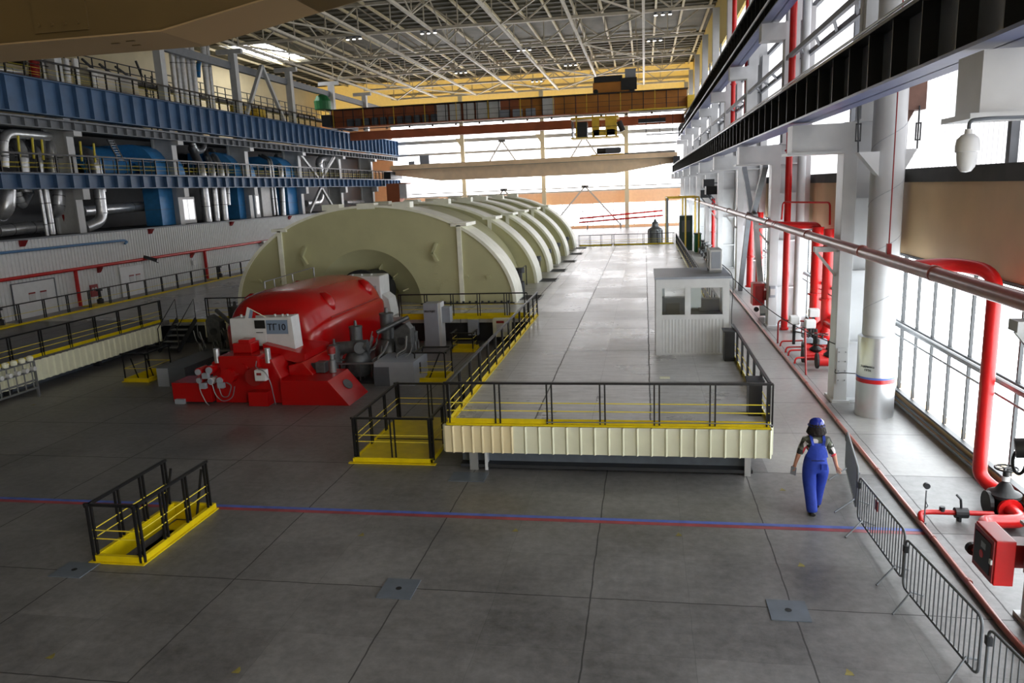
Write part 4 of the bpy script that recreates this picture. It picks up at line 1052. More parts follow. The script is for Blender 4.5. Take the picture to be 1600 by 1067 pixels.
# ---- the six cream casings
CX, CA, CH = -11.9, 6.42, 4.32
YC = [31.7, 38.3, 43.5, 47.9, 53.7, 60.0]
def casing(y, depth, first=False):
    t = thing('turbine_casing', (CX, y, D), None, 'turbine casing')
    a0 = ell(CX, D, CA, CH, 48)
    # front plate, shell band and back plate
    if first:
        # plate with an opening for the hood
        R_ = 2.45; hc = (GX - 0.35, D)
        inner = ell(hc[0], hc[1], R_, R_, 48)
        m = MB(); vs = []; n = 49
        for yy in (y, y + 0.05): vs += [(p[0], yy, p[1]) for p in a0] + [(p[0], yy, p[1]) for p in inner]
        fs = []
        for i in range(48):
            fs.append((i, i + 1, n + i + 1, n + i)); b = 2 * n
            fs.append((b + i, b + n + i, b + n + i + 1, b + i + 1))
            fs.append((i, b + i, b + i + 1, i + 1)); fs.append((n + i, n + i + 1, b + n + i + 1, b + n + i))
        m.add(vs, fs).build('front_plate', 'casing', t)
        # funnel going inwards
        fn = MB(); vs = []; k = 49
        for (r_, yy) in ((R_, y), (1.85, y + 0.55), (1.7, y + 0.6), (1.2, y + 0.95)):
            vs += [(p[0], yy, p[1]) for p in ell(hc[0], hc[1], r_, r_, 48)]
        fs = [(i + j * k, i + 1 + j * k, i + 1 + (j + 1) * k, i + (j + 1) * k) for j in range(3) for i in range(48)]
        fn.add(vs, fs).build('hood_funnel', 'casing', t, smooth=True)
        for a in (0.35, 0.8, 1.25):
            MB().bar((hc[0] + 1.75 * math.cos(a), y + 0.35, hc[1] + 1.75 * math.sin(a)), (hc[0] + 1.3 * math.cos(a), y + 0.8, hc[1] + 1.3 * math.sin(a)), 0.05, 0.3, up=(0, 1, 0)).build('funnel_rib', 'casing', t)
        cc = Vector((-8.35, y - 0.02, D + 0.55)); q = 20
        for i in range(q):
            a = 2 * PI * i / q
            MB().cyl(cc + Vector((0.46 * math.cos(a), 0.0, 0.46 * math.sin(a))), cc + Vector((0.46 * math.cos(a), -0.03, 0.46 * math.sin(a))), 0.03, 8).build('cover_bolt', 'casing', t)
        MB().cyl(cc + Vector((0, -0.01, 0)), cc + Vector((0, 0.02, 0)), 0.5, 28).build('manhole_cover', 'casing', t)
        for i in range(7):
            for x in (-9.55, -8.95):
                z = D + 0.35 + i * 0.32
                MB().box(x - 0.09, x + 0.09, y - 0.05, y, z, z + 0.02).build('rung', 'casing', t)
        x = CX - 6.2
        while x < CX + 6.2:
            if abs(x - hc[0]) > R_: MB().cyl((x, y - 0.14, D + 0.04), (x, y - 0.14, D + 0.12), 0.05, 6).build('foot_bolt', 'dark', t)
            x += 0.28
        MB().box(CX - 6.4, hc[0] - R_, y - 0.22, y, D, D + 0.04).build('foot_flange', 'dark', t)
        MB().box(hc[0] + R_, CX + 6.4, y - 0.22, y, D, D + 0.04).build('foot_flange', 'dark', t)
    else:
        MB().prism(a0, 'y', y, y + 0.05).build('front_plate', 'casing', t)
    sh = MB(); vs = []; n = 49
    for (yy, k) in ((y - 0.06, 1.008), (y + depth, 1.008), (y + depth, 0.985), (y - 0.06, 0.985)):
        vs += [(p[0], yy, p[1]) for p in ell(CX, D, CA * k, CH * k, 48)]
    fs = []
    for j in range(4):
        j2 = (j + 1) % 4
        fs += [(j * n + i, j * n + i + 1, j2 * n + i + 1, j2 * n + i) for i in range(48)]
    fs += [(0, n, 2 * n, 3 * n), (48, 48 + 3 * n, 48 + 2 * n, 48 + n)]
    sh.add(vs, fs).build('shell_band', 'casing_sunlit', t, smooth=True)
    MB().prism(a0, 'y', y + depth - 0.05, y + depth - 0.01).build('back_plate', 'casing', t)
    for sx in (-1, 1):
        x = CX + sx * 4.1; zt = D + CH * math.sqrt(1 - (4.1 / CA) ** 2)
        MB().box(x - 0.09, x + 0.09, y - 0.12, y, D, zt + 0.05).build('flange_strip', 'casing_sunlit', t)
        MB().box(x - 0.35, x + 0.35, y - 0.12, y + depth, zt - 0.0, zt + 0.14).build('joint_flange', 'casing_sunlit', t)
        MB().bar((x - sx * 1.1 - 0.12, y - 0.12, D + 2.2), (x - sx * 1.1 + 0.1, y - 0.12, D + 2.65), 0.2, 0.12).build('lifting_lug', 'casing', t)
        MB().bar((x - sx * 1.1 + 0.1, y - 0.12, D + 1.85), (x - sx * 1.1 - 0.12, y - 0.12, D + 2.25), 0.2, 0.12).build('lifting_lug', 'casing', t)
        for dx in (0.25, 1.2):
            MB().cyl((x + sx * dx, y - 0.12, D + 1.15), (x + sx * dx, y, D + 1.15), 0.09, 12).build('jack_boss', 'casing', t)
    for dx in (-1.6, 0, 1.6):
        MB().box(CX + dx - 0.4, CX + dx + 0.4, y - 0.05, y + 0.5, D + CH * 0.97, D + CH + 0.12).build('top_block', 'casing_sunlit', t)
    return t
cs = casing(YC[0], 1.75, True)
cs['label'] = 'nearest cream turbine casing with the round hood opening behind the red housing'
c1 = casing(YC[1], 1.7)
c1['label'] = 'second cream casing from the camera, first one behind the hooded front casing'
for i, y in enumerate(YC[2:]):
    c = copy_tree(c1, (CX, y, D))
    c['label'] = 'cream turbine casing, %s from the camera in the row of six' % (['third', 'fourth', 'fifth', 'sixth and last'][i])
for i in range(5):
    ya, yb = YC[i] + 1.76, YC[i + 1] - 0.15
    t = thing('casing_body', (CX, (ya + yb) / 2, D), 'lower cream connecting body between casing %s' % (['one and two of the row', 'two and three of the row', 'three and four of the row', 'four and five of the row', 'five and six of the row'][i]), 'turbine casing')
    MB().prism(ell(CX, D, 5.6, CH * 0.98, 40), 'y', ya, yb).build('shell', 'casing', t, smooth=True)
    xs_ = CX + 5.6
    MB().lathe([(0.22, 0), (0.22, 0.5), (0.12, 0.55), (0.12, 0.9), (0.24, 0.92), (0.24, 1.15)], (xs_ + 0.5, (ya + yb) / 2 - 0.8, D), 12).build('side_valve', 'dark', t)
    MB().tube(bend([(xs_ + 0.4, ya + 0.5, D), (xs_ + 0.4, ya + 0.5, D + 1.0), (xs_ + 0.4, yb - 0.5, D + 1.0), (xs_ + 0.4, yb - 0.5, D)], 0.1), 0.03, 6).build('guard_rail', 'black', t)
# cabinets in the recess under the turbine deck
t = thing('switch_cabinet', (-8.0, 27.6, 0), 'tall grey cabinet with dark lettering right of the valve group', 'cabinet')
MB().box(-8.28, -7.72, 27.3, 27.9, 0, 1.72).build('cabinet_body', 'grey', t, bevel=0.01)
MB().box(-7.72, -7.62, 27.35, 27.9, 0, 1.74).build('side_rail', 'white', t)
MB().box(-7.62, -7.3, 27.5, 27.9, 0.95, 1.55).build('side_box', 'grey', t, bevel=0.01)
text_mesh('BEATEJET', 0.105, 'lettering', 'text', t, (-8.02, 27.295, 1.42), (1, 0, 0), (0, 0, 1))
t = thing('switch_cabinet', (-6.6, 28.0, 0), 'small grey wall box in the recess below the deck railing', 'cabinet')
MB().box(-6.75, -6.35, 28.0, 28.25, 0.35, 0.95).build('cabinet_body', 'grey', t, bevel=0.01)
t = thing('switch_cabinet', (-5.4, 28.0, 0), 'cream control box with a red label near the corner of the two decks', 'cabinet')
MB().box(-5.75, -5.05, 27.9, 28.22, 0.3, 1.0).build('cabinet_body', 'cream', t, bevel=0.01)
MB().box(-5.6, -5.3, 27.88, 27.9, 0.84, 0.93).build('label_strip', 'red_dark', t)
MB().box(-5.6, -5.2, 27.885, 27.9, 0.5, 0.8).build('door', 'white', t)
# gauge rack on the left
t = thing('gauge_rack', (-19.2, 18.6, 0), 'rack of small valves and gauges at the left edge before the cream skirt', 'instrument rack')
R0, R1 = Vector((-18.9, 16.4, 0)), Vector((-18.9, 20.2, 0))
for z in (0.3, 0.55, 0.85, 1.15): MB().bar(R0 + Vector((0, 0, z)), R1 + Vector((0, 0, z)), 0.05, 0.05).build('rail', 'galv', t)
for q in (R0, (R0 + R1) / 2, R1): MB().bar(q, q + Vector((0, 0, 1.15)), 0.06, 0.06).build('post', 'galv', t)
for i in range(12):
    y = 16.6 + i * 0.31
    MB().cyl((-18.84, y, 0.35), (-18.84, y, 1.15), 0.02, 6).build('impulse_pipe', 'galv', t)
    MB().cyl((-18.84, y, 0.95), (-18.7, y, 0.95), 0.07, 10).build('valve', 'white', t)
    MB().lathe([(0.09, 1.2), (0.1, 1.25), (0.1, 1.32), (0.04, 1.36)], (-18.84, y, 0), 12).build('gauge_head', 'cream', t)
MB().box(-19.0, -18.95, 16.2, 16.9, 1.4, 1.9).build('label_board', 'white', t)
# ================================================================ CRANES
# orange double-girder bridge crane on the upper rails
CY = 82.0
t = thing('bridge_crane', (-15, CY, 13.2), 'big orange bridge crane spanning the hall under the roof', 'bridge crane')
MB().box(-34.0, -13.0, CY, CY + 0.8, 13.3, 15.12).build('near_girder', 'orange_red', t, label='left half of the near girder, dimmer light painted as rust-orange')  # one girder in two tones, the light difference put into the colours
MB().box(-13.0, 4.3, CY, CY + 0.8, 13.3, 15.12).build('near_girder', 'orange', t, label='right half of the near girder, brighter light painted as yellow-orange')
MB().box(-34.0, 4.3, CY + 5.2, CY + 6.0, 12.25, 13.2).build('far_girder', 'orange_red', t)
MB().box(-34.2, 4.4, CY - 0.9, CY, 15.08, 15.16).build('walkway', 'dark', t)
MB().box(-33.0, 4.0, CY - 0.9, CY, 13.2, 13.28).build('lower_walkway', 'orange_red', t)
x = -33.4; k = 0
while x < 4.2:
    MB().bar((x, CY - 0.85, 13.25), (x, CY - 0.85, 15.1), 0.07, 0.07).build('hanger', 'dark' if k % 3 else 'crane_yellow', t)
    if k % 2: MB().bar((x, CY - 0.02, 13.3), (x, CY - 0.02, 15.1), 0.06, 0.06).build('girder_rib', 'orange_red', t)
    x += 1.15; k += 1
for z in (13.8, 14.3): MB().bar((-33.4, CY - 0.87, z), (4.1, CY - 0.87, z), 0.03, 0.03).build('guard_rail', 'dark', t)
for i, x in enumerate((-21.8, -20.4, -18.9, -17.5, -16.1, -10.4)):
    MB().box(x, x + 1.15, CY - 0.5, CY - 0.05, 13.35, 15.0).build('electric_cabinet', 'white', t, label='grey electrical cabinet')
for i in range(11):
    x = -32 + i * 0.95
    MB().box(x, x + 0.6, CY - 0.5, CY - 0.1, 13.35, 14.1).build('resistor_box', 'grey_dark', t)
for i in range(3):
    x = -15 + i * 1.4
    MB().box(x, x + 1.0, CY - 0.5, CY - 0.1, 13.35, 14.1).build('resistor_box', 'grey', t)
MB().box(-34.6, -33.6, CY - 1.2, CY + 7, 13.42, 14.6).build('end_carriage', 'dark', t)
MB().box(4.3, 5.0, CY - 1.2, CY + 7, 13.2, 14.4).build('end_carriage', 'crane_yellow', t)
MB().box(-34.0, 4.4, CY + 0.9, CY + 1.0, 13.1, 13.2).build('cable_rail', 'galv', t)
MB().box(-1.5, 4.2, CY - 0.95, CY - 0.05, 13.2, 13.35).build('yellow_platform', 'crane_yellow', t)
for i in range(14):
    x = -33 + i * 2.6
    MB().lathe([(0.16, 12.92), (0.1, 13.08), (0.03, 13.2)], (x, CY + 0.4, 0), 10).build('work_lamp', 'galv', t)
# hoist trolley
t = thing('hoist_trolley', (-3, CY + 2, 15.15), 'dark orange hoist trolley riding on top of the orange crane', 'crane trolley')
MB().box(-5.2, -0.9, CY + 0.1, CY + 5.6, 15.2, 16.3).build('trolley_frame', 'orange', t, bevel=0.1)
MB().cyl((-4.9, CY + 1.5, 16.5), (-2.2, CY + 1.5, 16.5), 0.6, 20).build('drum', 'dark', t, smooth=True)
MB().box(-5.1, -2.2, CY + 0.3, CY + 0.6, 16.2, 16.9).build('drum_guard', 'dark', t)
MB().box(-1.9, -0.8, CY + 0.3, CY + 1.3, 16.2, 17.5).build('cabinet', 'grey', t)
MB().box(-2.3, -0.7, CY + 0.0, CY + 0.1, 15.4, 16.6).build('motor_box', 'dark', t)
for x in (-4.9, -1.2): MB().cyl((x, CY + 0.02, 15.4), (x, CY + 0.1, 15.4), 0.25, 14).build('wheel', 'dark', t)
# operator cab
t = thing('crane_cab', (-5, CY + 1, 11), 'yellow framed operator cab hanging below the orange crane', 'crane cab')
cab = MB()
for x in (-7.0, -5.3, -3.9, -2.9):
    for y in (CY + 0.2, CY + 2.4): cab.bar((x, y, 10.9), (x, y, 13.1), 0.14, 0.14)
cab.box(-7.6, -2.6, CY, CY + 2.6, 10.8, 10.92).box(-7.6, -2.6, CY, CY + 2.6, 12.75, 12.95)
cab.build('cab_frame', 'crane_yellow', t)
MB().box(-5.3, -4.6, CY + 0.15, CY + 0.25, 11, 12.8).box(-3.9, -2.9, CY + 0.15, CY + 0.25, 11, 12.8).box(-5.3, -3.0, CY + 0.15, CY + 0.25, 11, 11.6).build('panel', 'crane_yellow', t)
MB().box(-7.0, -5.9, CY + 0.3, CY + 2, 11, 12.5).build('control_desk', 'dark', t)
MB().box(-7.5, -7.42, CY, CY + 2.4, 10.9, 12.6).build('rail_panel', 'galv', t)
MB().box(-4.5, -3.9, CY + 2.2, CY + 2.3, 11.6, 12.4).build('pane', 'glass', t)
for z in (11.4, 11.9): MB().bar((-7.5, CY, z), (-2.4, CY, z), 0.04, 0.04).build('guard_rail', 'dark', t)
MB().cyl((-2.6, CY + 1, 12.4), (-2.2, CY + 1, 11.4), 0.3, 12).build('hose_reel', 'dark', t)
t = thing('maintenance_platform', (1.6, CY + 1, 11), 'small dark rail platform hanging near the window side of the orange crane', 'platform')
pf = MB()
for x in (0.2, 1.6, 2.9, 3.9):
    pf.bar((x, CY + 0.3, 10.9), (x, CY + 0.3, 12.9), 0.06, 0.06)
pf.box(0.2, 3.9, CY + 0.2, CY + 1.4, 10.85, 10.92).bar((0.2, CY + 0.3, 11.7), (3.9, CY + 0.3, 11.7), 0.05, 0.05)
pf.build('rail_frame', 'dark', t)
MB().box(-0.6, 2.2, CY + 0.5, CY + 1.2, 12.1, 12.5).build('motor', 'dark', t)

# tan fish-belly crane on the lower rails, far
def tan_crane(y, kl, kr, xl, xr, w, ztop, zb, zend, name, label, m):
    t = thing('bridge_crane', ((xl + xr) / 2, y, zb), label, 'bridge crane')
    MB().prism([(xl, zend), (kl, zb), (kr, zb), (xr, zend), (xr, ztop), (xl, ztop)], 'y', y, y + w).build('box_girder', m, t)
    return t
t = tan_crane(103.0, -27.6, -3.6, -34.4, 3.9, 0.9, 9.2, 7.45, 8.5, 'far', 'tan fish-bellied bridge crane low in front of the far window wall', 'tan')
MB().box(-34.3, 4.0, 102.2, 103.0, 9.12, 9.2).build('walkway', 'galv', t)
MB().prism([(-34.0, 9.22), (4.0, 9.22), (4.0, 10.1), (-34.0, 9.4)], 'y', 103.9, 104.0).build('walkway_mesh', 'galv', t)
MB().box(-34.4, 4.2, 102.15, 102.2, 9.15, 9.75).build('side_fence', 'tan', t)
for (x, w, h) in ((-31.8, 0.8, 1.0), (-30.2, 1.3, 1.7), (-28.6, 1.2, 0.6), (-15.5, 2.2, 0.5), (-12.5, 1.6, 0.5)):
    MB().box(x, x + w, 102.4, 103.0, 9.2, 9.2 + h).build('electric_box', 'grey', t)
MB().box(-35.0, -34.0, 101, 106, 7.95, 8.9).build('end_carriage', 'dark', t)
MB().box(3.7, 4.5, 101, 106, 8.2, 9.2).build('end_carriage', 'dark', t)
MB().box(2.0, 3.4, 102.4, 102.5, 6.4, 6.5).box(2.0, 2.06, 102.4, 102.5, 6.4, 8.6).box(3.34, 3.4, 102.4, 102.5, 6.4, 8.6).build('hanging_frame', 'galv', t)
t = thing('hoist_trolley', (-4.5, 104, 9.9), 'yellow hoist trolley riding on the tan crane', 'crane trolley')
MB().box(-6.9, -2.6, 103, 105.5, 9.25, 9.95).build('trolley_frame', 'crane_yellow', t, bevel=0.05)
MB().cyl((-6.2, 104, 10.4), (-3.2, 104, 10.4), 0.4, 16).build('drum', 'dark', t, smooth=True)
MB().box(-5.0, -3.0, 103.2, 104, 10.1, 10.7).build('motor', 'grey_dark', t)
t = thing('crane_cab', (-33, 101, 5), 'orange cab at the left end of the tan crane', 'crane cab')
MB().box(-34.4, -32.6, 100.0, 102.0, 4.6, 7.3).build('cab_shell', 'orange_red', t)
MB().box(-32.6, -31.4, 100.0, 102.0, 7.2, 7.35).build('roof', 'orange_red', t)
MB().box(-32.58, -31.6, 100.0, 102.0, 5.3, 7.2).build('window', 'white', t)
# the near crane whose underside fills the top left corner
t = tan_crane(6.87, -22, -4.4, -35.0, 3.9, 0.73, 9.6, 7.4, 8.85, 'near', 'brown bridge crane box girder overhead in the top left corner', 'brown_crane')
MB().prism([(-35.0, 8.885), (-22, 7.385), (-4.45, 7.385), (3.9, 8.885), (3.9, 8.9), (-4.45, 7.4), (-22, 7.4), (-35.0, 8.9)], 'y', 6.85, 7.62).build('bottom_plate', 'crane_under', t)
MB().box(-5.78, -5.2, 6.85, 6.87, 7.46, 7.98).build('splice_plate', 'brown_crane', t)
for x in (-5.72, -5.58, -5.44, -5.3):
    for z in (7.53, 7.9): MB().cyl((x, 6.83, z), (x, 6.85, z), 0.018, 8).build('bolt', 'brown_crane', t)
for (x, y) in ((-5.2, 7.15), (-5.08, 7.3), (-5.0, 7.1)):
    MB().box(x, x + 0.09, y, y + 0.02, 7.378, 7.385).build('hook_lug', 'brown_crane', t)
# ================================================================ LEFT PIPE GALLERY
def gpipe(pix, rpx, X, label, m='silver', r=0.8, bands=True, name='insulated_pipe', cat='pipe', foot=None):
    """pipe through the given photo points on the plane x = X (a point may carry its own X)"""
    pts = [onx(p[0], p[1], p[2] if len(p) > 2 else X) for p in pix]
    rad = pxm(pts[0], rpx)
    if foot is not None: pts[0].z = foot
    path = bend(pts, r, 6)
    t = thing(name, pts[0], label, cat)
    MB().tube(path, rad, 16).build('pipe_shell', m, t, smooth=True)
    if bands:
        L_ = (pts[1] - pts[0]).length
        for k in (0.3, 0.75):
            q = pts[0].lerp(pts[1], k); d = (pts[1] - pts[0]).normalized() * 0.03
            MB().cyl(q - d, q + d, rad * 1.04, 16).build('joint_band', 'galv', t)
    return t
gp = [
 ([(6, 262), (4, 207), (76, 213)], 7.5, -36.6, 'silver pipe turning at the top left corner under the grey girder'),
 ([(40, 300), (33, 228), (8, 214, -39)], 9, -36.9, 'silver elbow pipe left of the pair behind the left railing'),
 ([(66, 300), (60, 238), (45, 222, -39)], 5.5, -36.9, 'thinner silver elbow pipe second from the left behind the railing'),
 ([(90, 330), (80, 222), (72, 206, -38)], 7.5, -36.9, 'silver pipe with a top elbow just left of the nearest gallery column'),
 ([(158, 300), (147, 243), (118, 232, -39)], 7.5, -36.9, 'silver elbow pipe right of the nearest gallery column'),
 ([(-20, 338, -38), (10, 332), (12, 296)], 12, -36.6, 'thick silver bend under the lower blue girder at the left edge'),
 ([(26, 300), (34, 322), (46, 300, -38)], 7, -37.2, 'small dark silver bend beside the thick one at the left edge'),
 ([(62, 296), (74, 369)], 2.6, -36.2, 'thin silver upright pipe below the lower blue girder'),
 ([(71, 296), (82, 366)], 4.8, -36.2, 'medium silver upright pipe next to the thin one below the blue girder'),
 ([(92, 296), (92, 330), (76, 336, -38.5)], 8.5, -36.6, 'silver bend left of the nearest lower gallery column'),
 ([(155, 296), (161, 345), (133, 356, -36.6)], 8, -36.4, 'bright silver U-shaped pipe hanging under the blue girder'),
 ([(-5, 361), (66, 354)], 9.5, -38.2, 'thick horizontal silver pipe low at the left edge'),
 ([(128, 330), (228, 322)], 8, -38.2, 'horizontal silver pipe with purple rings near the blue duct'),
 ([(325, 348), (314, 262), (300, 232, -39)], 6.5, -36.4, 'thick silver upright pipe right of the nearest blue duct'),
 ([(339, 345), (331, 262), (322, 240, -39)], 4.8, -36.4, 'second silver upright pipe of the three in the middle bay'),
 ([(352, 344), (344, 262), (330, 236, -39)], 5.4, -36.4, 'third silver upright pipe of the three in the middle bay'),
 ([(357, 320), (354, 262), (348, 250, -38)], 3.2, -36.4, 'slender silver pipe right of the three in the middle bay'),
 ([(300, 222), (306, 236), (316, 236), (320, 222)], 4.5, -38.5, 'small silver U-bend below the grey girder in the middle bay'),
 ([(443, 338), (438, 262), (432, 244, -39)], 4.2, -36.4, 'silver pipe left of the far blue duct'),
 ([(434, 336), (424, 250), (410, 242, -39)], 1.8, -36.4, 'first thin white line pipe left of the far blue duct'),
 ([(429, 336), (420, 250), (405, 243, -39)], 1.8, -36.4, 'second thin white line pipe left of the far blue duct'),
 ([(502, 274), (497, 250), (518, 247), (516, 258)], 5.5, -37, 'silver hoop pipe behind the white braces of the far bay'),
 ([(478, 318), (500, 316), (503, 298)], 5, -37, 'silver bend low behind the white braces of the far bay'),
 ([(540, 316), (567, 316)], 3.5, -37, 'short horizontal silver pipe in the last bay of the gallery'),
]
for a in gp: gpipe(*a)
# blue ducts with a rounded top
def duct(pa, pb, ztop, zbot, label, X=-36.2, depth=3.0, m='blue'):
    ya = onx(pa, 300, X).y; yb = onx(pb, 300, X).y
    t = thing('blue_duct', (X - 1, (ya + yb) / 2, zbot), label, 'duct')
    R_ = 2.0; W = 1.35
    out = [(X, zbot)] + [(X - R_ + R_ * math.cos(a), ztop - R_ + R_ * math.sin(a)) for a in [i * PI / 16 for i in range(9)]] + [(X - depth - 1.5, ztop)]
    inn = [(X - depth - 1.5, ztop - W), (X - R_, ztop - W)] + [(X - R_ + (R_ - W) * math.cos(a), ztop - R_ + (R_ - W) * math.sin(a)) for a in [i * PI / 8 for i in (4, 3, 2, 1, 0)]] + [(X - W, zbot)]
    MB().prism(out + inn, 'y', ya, yb).build('duct_body', m, t)
    for z in (5.4, 7.0, 8.2):
        if zbot + 0.2 < z < ztop - R_: MB().box(X - W - 0.02, X + 0.02, ya - 0.02, yb + 0.02, z, z + 0.05).build('joint_band', 'blue_pipe', t)
    return t
duct(248, 271, 10.3, 4.22, 'nearest big blue duct with a rounded shoulder')
duct(276, 293, 10.0, 7.9, 'blue duct directly behind the nearest one, half hidden by a column')
duct(371, 386, 10.2, 4.22, 'second blue duct, in the middle bay of the gallery')
duct(388, 402, 10.0, 7.9, 'blue duct just right of the middle gallery column')
duct(449, 464, 10.2, 4.22, 'farthest big blue duct of the gallery')
for (pa, pb, zt, zb, lab) in ((272, 306, 6.3, 4.22, 'pale blue-white metal cabinet right of the nearest blue duct'), (390, 407, 6.4, 4.22, 'pale blue-white metal cabinet right of the second blue duct')):
    ya, yb = onx(pa + 10, 330, -35.9).y, onx(pb, 330, -35.9).y
    t = thing('metal_cabinet', (-36.3, ya, zb), lab, 'cabinet')
    MB().box(-36.9, -35.9, ya, yb, zb, zt).build('cabinet_body', 'steel_white', t, bevel=0.03)
    MB().box(-35.9, -35.88, ya + 0.2, (ya + yb) / 2 - 0.02, zb + 0.3, zt - 0.2).build('door', 'alu', t)
    MB().box(-35.9, -35.88, (ya + yb) / 2 + 0.02, yb - 0.2, zb + 0.3, zt - 0.2).build('door', 'alu', t)
ya, yb = onx(410, 320, -36.5).y, onx(424, 320, -36.5).y
tag(MB().box(-37.2, -36.5, ya, yb, 4.22, 7.0).build('tank_cabinet', 'white'), 'plain white cabinet left of the thin white line pipes', 'cabinet')
tag(MB().tube([onx(100, 335, -36.9), onx(108, 370, -36.9)], 0.14, 10).build('red_riser', 'red_dark', smooth=True), 'red upright pipe behind the nearest lower gallery column', 'pipe')
# caged ladder in the nearest bay
t = thing('steel_ladder', onx(178, 235, -37), 'steep dark ladder in front of the dark blue duct', 'ladder')
a, b = onx(172, 218, -37), onx(190, 252, -37)
for off in (-0.3, 0.3): MB().bar(a + Vector((0, off, 0)), b + Vector((0, off, 0)), 0.06, 0.1).build('stringer', 'dark', t)
for i in range(9):
    q = a.lerp(b, i / 9 + 0.05); MB().bar(q + Vector((0, -0.3, 0)), q + Vector((0, 0.3, 0)), 0.05, 0.05).build('rung', 'galv', t)
duct(163, 224, 10.2, 9.0, 'dark blue horizontal duct behind the ladder', X=-38.2, depth=1.0)
for i, px in enumerate((28, 50, 65, 125, 146)):
    tag(MB().tube([onx(px, 212 + i * 3, -36), onx(px + 3, 246 + i * 2, -36)], 0.07, 6).build('hanger_rod', 'yellow_wire'), 'yellow hanger rod above the left railing, %s from the left edge' % (['first', 'second', 'third', 'fourth', 'fifth'][i]), 'hanger rod')
# upper storey: silver ducts, pipe bundles
up = [
 ([(72, 150), (64, 92)], 20, -37.2, 'broad pale silver duct just behind the brown post of the upper gallery'),
 ([(110, 160), (102, 92)], 5, -36.9, 'first bright silver upright pipe of the upper gallery'),
 ([(124, 164), (116, 92)], 5, -36.9, 'second bright silver upright pipe of the upper gallery'),
 ([(148, 140), (145, 112)], 6, -37.2, 'short bright silver pipe stub of the upper gallery'),
 ([(276, 158), (265, 60)], 4.0, -36.9, 'leftmost tube of the tall silver bundle'),
 ([(284, 160), (273, 60)], 4.0, -37.2, 'second tube of the tall silver bundle'),
 ([(292, 161), (281, 60)], 4.2, -36.9, 'third tube of the tall silver bundle'),
 ([(300, 162), (289, 60)], 4.0, -37.2, 'fourth tube of the tall silver bundle'),
 ([(308, 163), (297, 60)], 4.2, -36.9, 'rightmost tube of the tall silver bundle'),
 ([(327, 166), (316, 66)], 4.6, -36.9, 'left tube of the silver pair beside the bundle'),
 ([(334, 167), (323, 66)], 3.2, -37.3, 'right tube of the silver pair beside the bundle'),
 ([(262, 156), (260, 140)], 5, -37.0, 'short shiny silver stub at the foot of the bundle'),
 ([(-5, 108), (60, 116)], 6, -37.2, 'horizontal bright silver pipe in the top left corner behind the railing'),
 ([(310, 120), (310, 92), (345, 98)], 3.5, -39, 'dark blue hooked pipe between the bundles'),
]
for k, a in enumerate(up): gpipe(*a[:3], a[3], m='blue' if k == 13 else 'silver', foot=11.27 if k not in (12, 13) else None)
tag(MB().box(-38.5, -37.5, onx(140, 130, -37.5).y, onx(215, 130, -37.5).y, 11.26, 15.2).build('duct_box', 'alu'), 'long horizontal silver duct box behind the upper railing', 'duct')
tag(MB().tube([onx(55, 140, -36.8), onx(53, 90, -36.8)], 0.3, 10).build('brown_post', 'red_dark', smooth=True), 'brown-red upright post behind the top left railing', 'post')
# dark bracing and cream wall rails of the upper storey
for i, (x0, y0, x1, y1) in enumerate(((128, 92, 150, 112), (155, 100, 178, 118), (180, 104, 205, 122), (212, 95, 222, 120), (248, 118, 266, 136))):
    tag(MB().bar(onx(x0, y0, -44), onx(x1, y1, -44), 0.14, 0.14).build('wall_brace', 'dark'), 'dark slanted brace on the cream upper wall, %s from the left' % (['first', 'second', 'third', 'fourth', 'fifth'][i]), 'brace')
t = thing('upper_walkway', (-42, 64, 15.6), 'high dark walkway with railing along the cream left wall', 'walkway')
MB().box(-42.5, -41.2, 44, 108, 15.6, 15.8).build('deck_plate', 'dark', t)
for z in (16.3, 16.9): MB().bar((-41.2, 44, z), (-41.2, 108, z), 0.07, 0.07).build('rail', 'dark', t)
s0 = None
for i in range(44):
    y = 44 + i * 1.45
    if s0 is None: s0 = MB().bar((-41.2, y, 15.6), (-41.2, y, 16.9), 0.07, 0.07).build('post', 'dark', t)
    else:
        s = s0.copy(); col.objects.link(s); s.parent = t; s.location = (s0.location.x, s0.location.y + i * 1.45, s0.location.z)
tag(MB().box(-46.8, -46.6, 50, 108, 14.4, 14.9).build('wall_rail', 'steel_white'), 'white rail along the cream wall under the high walkway', 'rail')
t = thing('wall_ladder', (-45, 66, 11.3), 'tall dark ladder on the cream wall in the upper gallery', 'ladder')
for dy in (0, 0.9): MB().bar((-45, 66 + dy, 11.3), (-45, 66 + dy, 17.5), 0.1, 0.1).build('stringer', 'dark', t)
for i in range(14): MB().bar((-45, 66, 11.6 + i * 0.42), (-45, 66.9, 11.6 + i * 0.42), 0.06, 0.06).build('rung', 'dark', t)
for (i, y) in enumerate((68.2, 71.6)):
    tag(MB().box(-38.2, -37.2, y, y + 1.6, 11.25, 14.6).build('yellow_machine', 'crane_yellow'), ['yellow machine box behind the upper railing, left of two', 'yellow machine box behind the upper railing, right of two'][i], 'machine')
tag(MB().lathe([(0.9, 0), (0.95, 0.9), (0.6, 1.5), (0.1, 1.7)], (-35.9, 84.5, 15.6), 16).build('tarpaulin_cover', 'green'), 'green cover at the left end of the orange crane', 'cover')
railing((-34.99, 21), (-34.99, 80), 13.38, 'black and yellow railing on top of the big blue girder', h=1.0, sp=1.36, toe=False, mids=(0.3, 0.55), pair=False, th=2.3)
railing((-35.0, 21), (-35.0, 106), 7.94, 'black and yellow railing on top of the lower blue girder', h=1.05, sp=1.36, toe=False, mids=(0.3, 0.55), pair=False, th=2.3)
railing((-36.3, 21), (-36.3, 106), 7.94, 'inner black and yellow railing of the lower blue walkway', h=1.0, sp=1.36, toe=False, mids=(0.35, 0.6), pair=False)
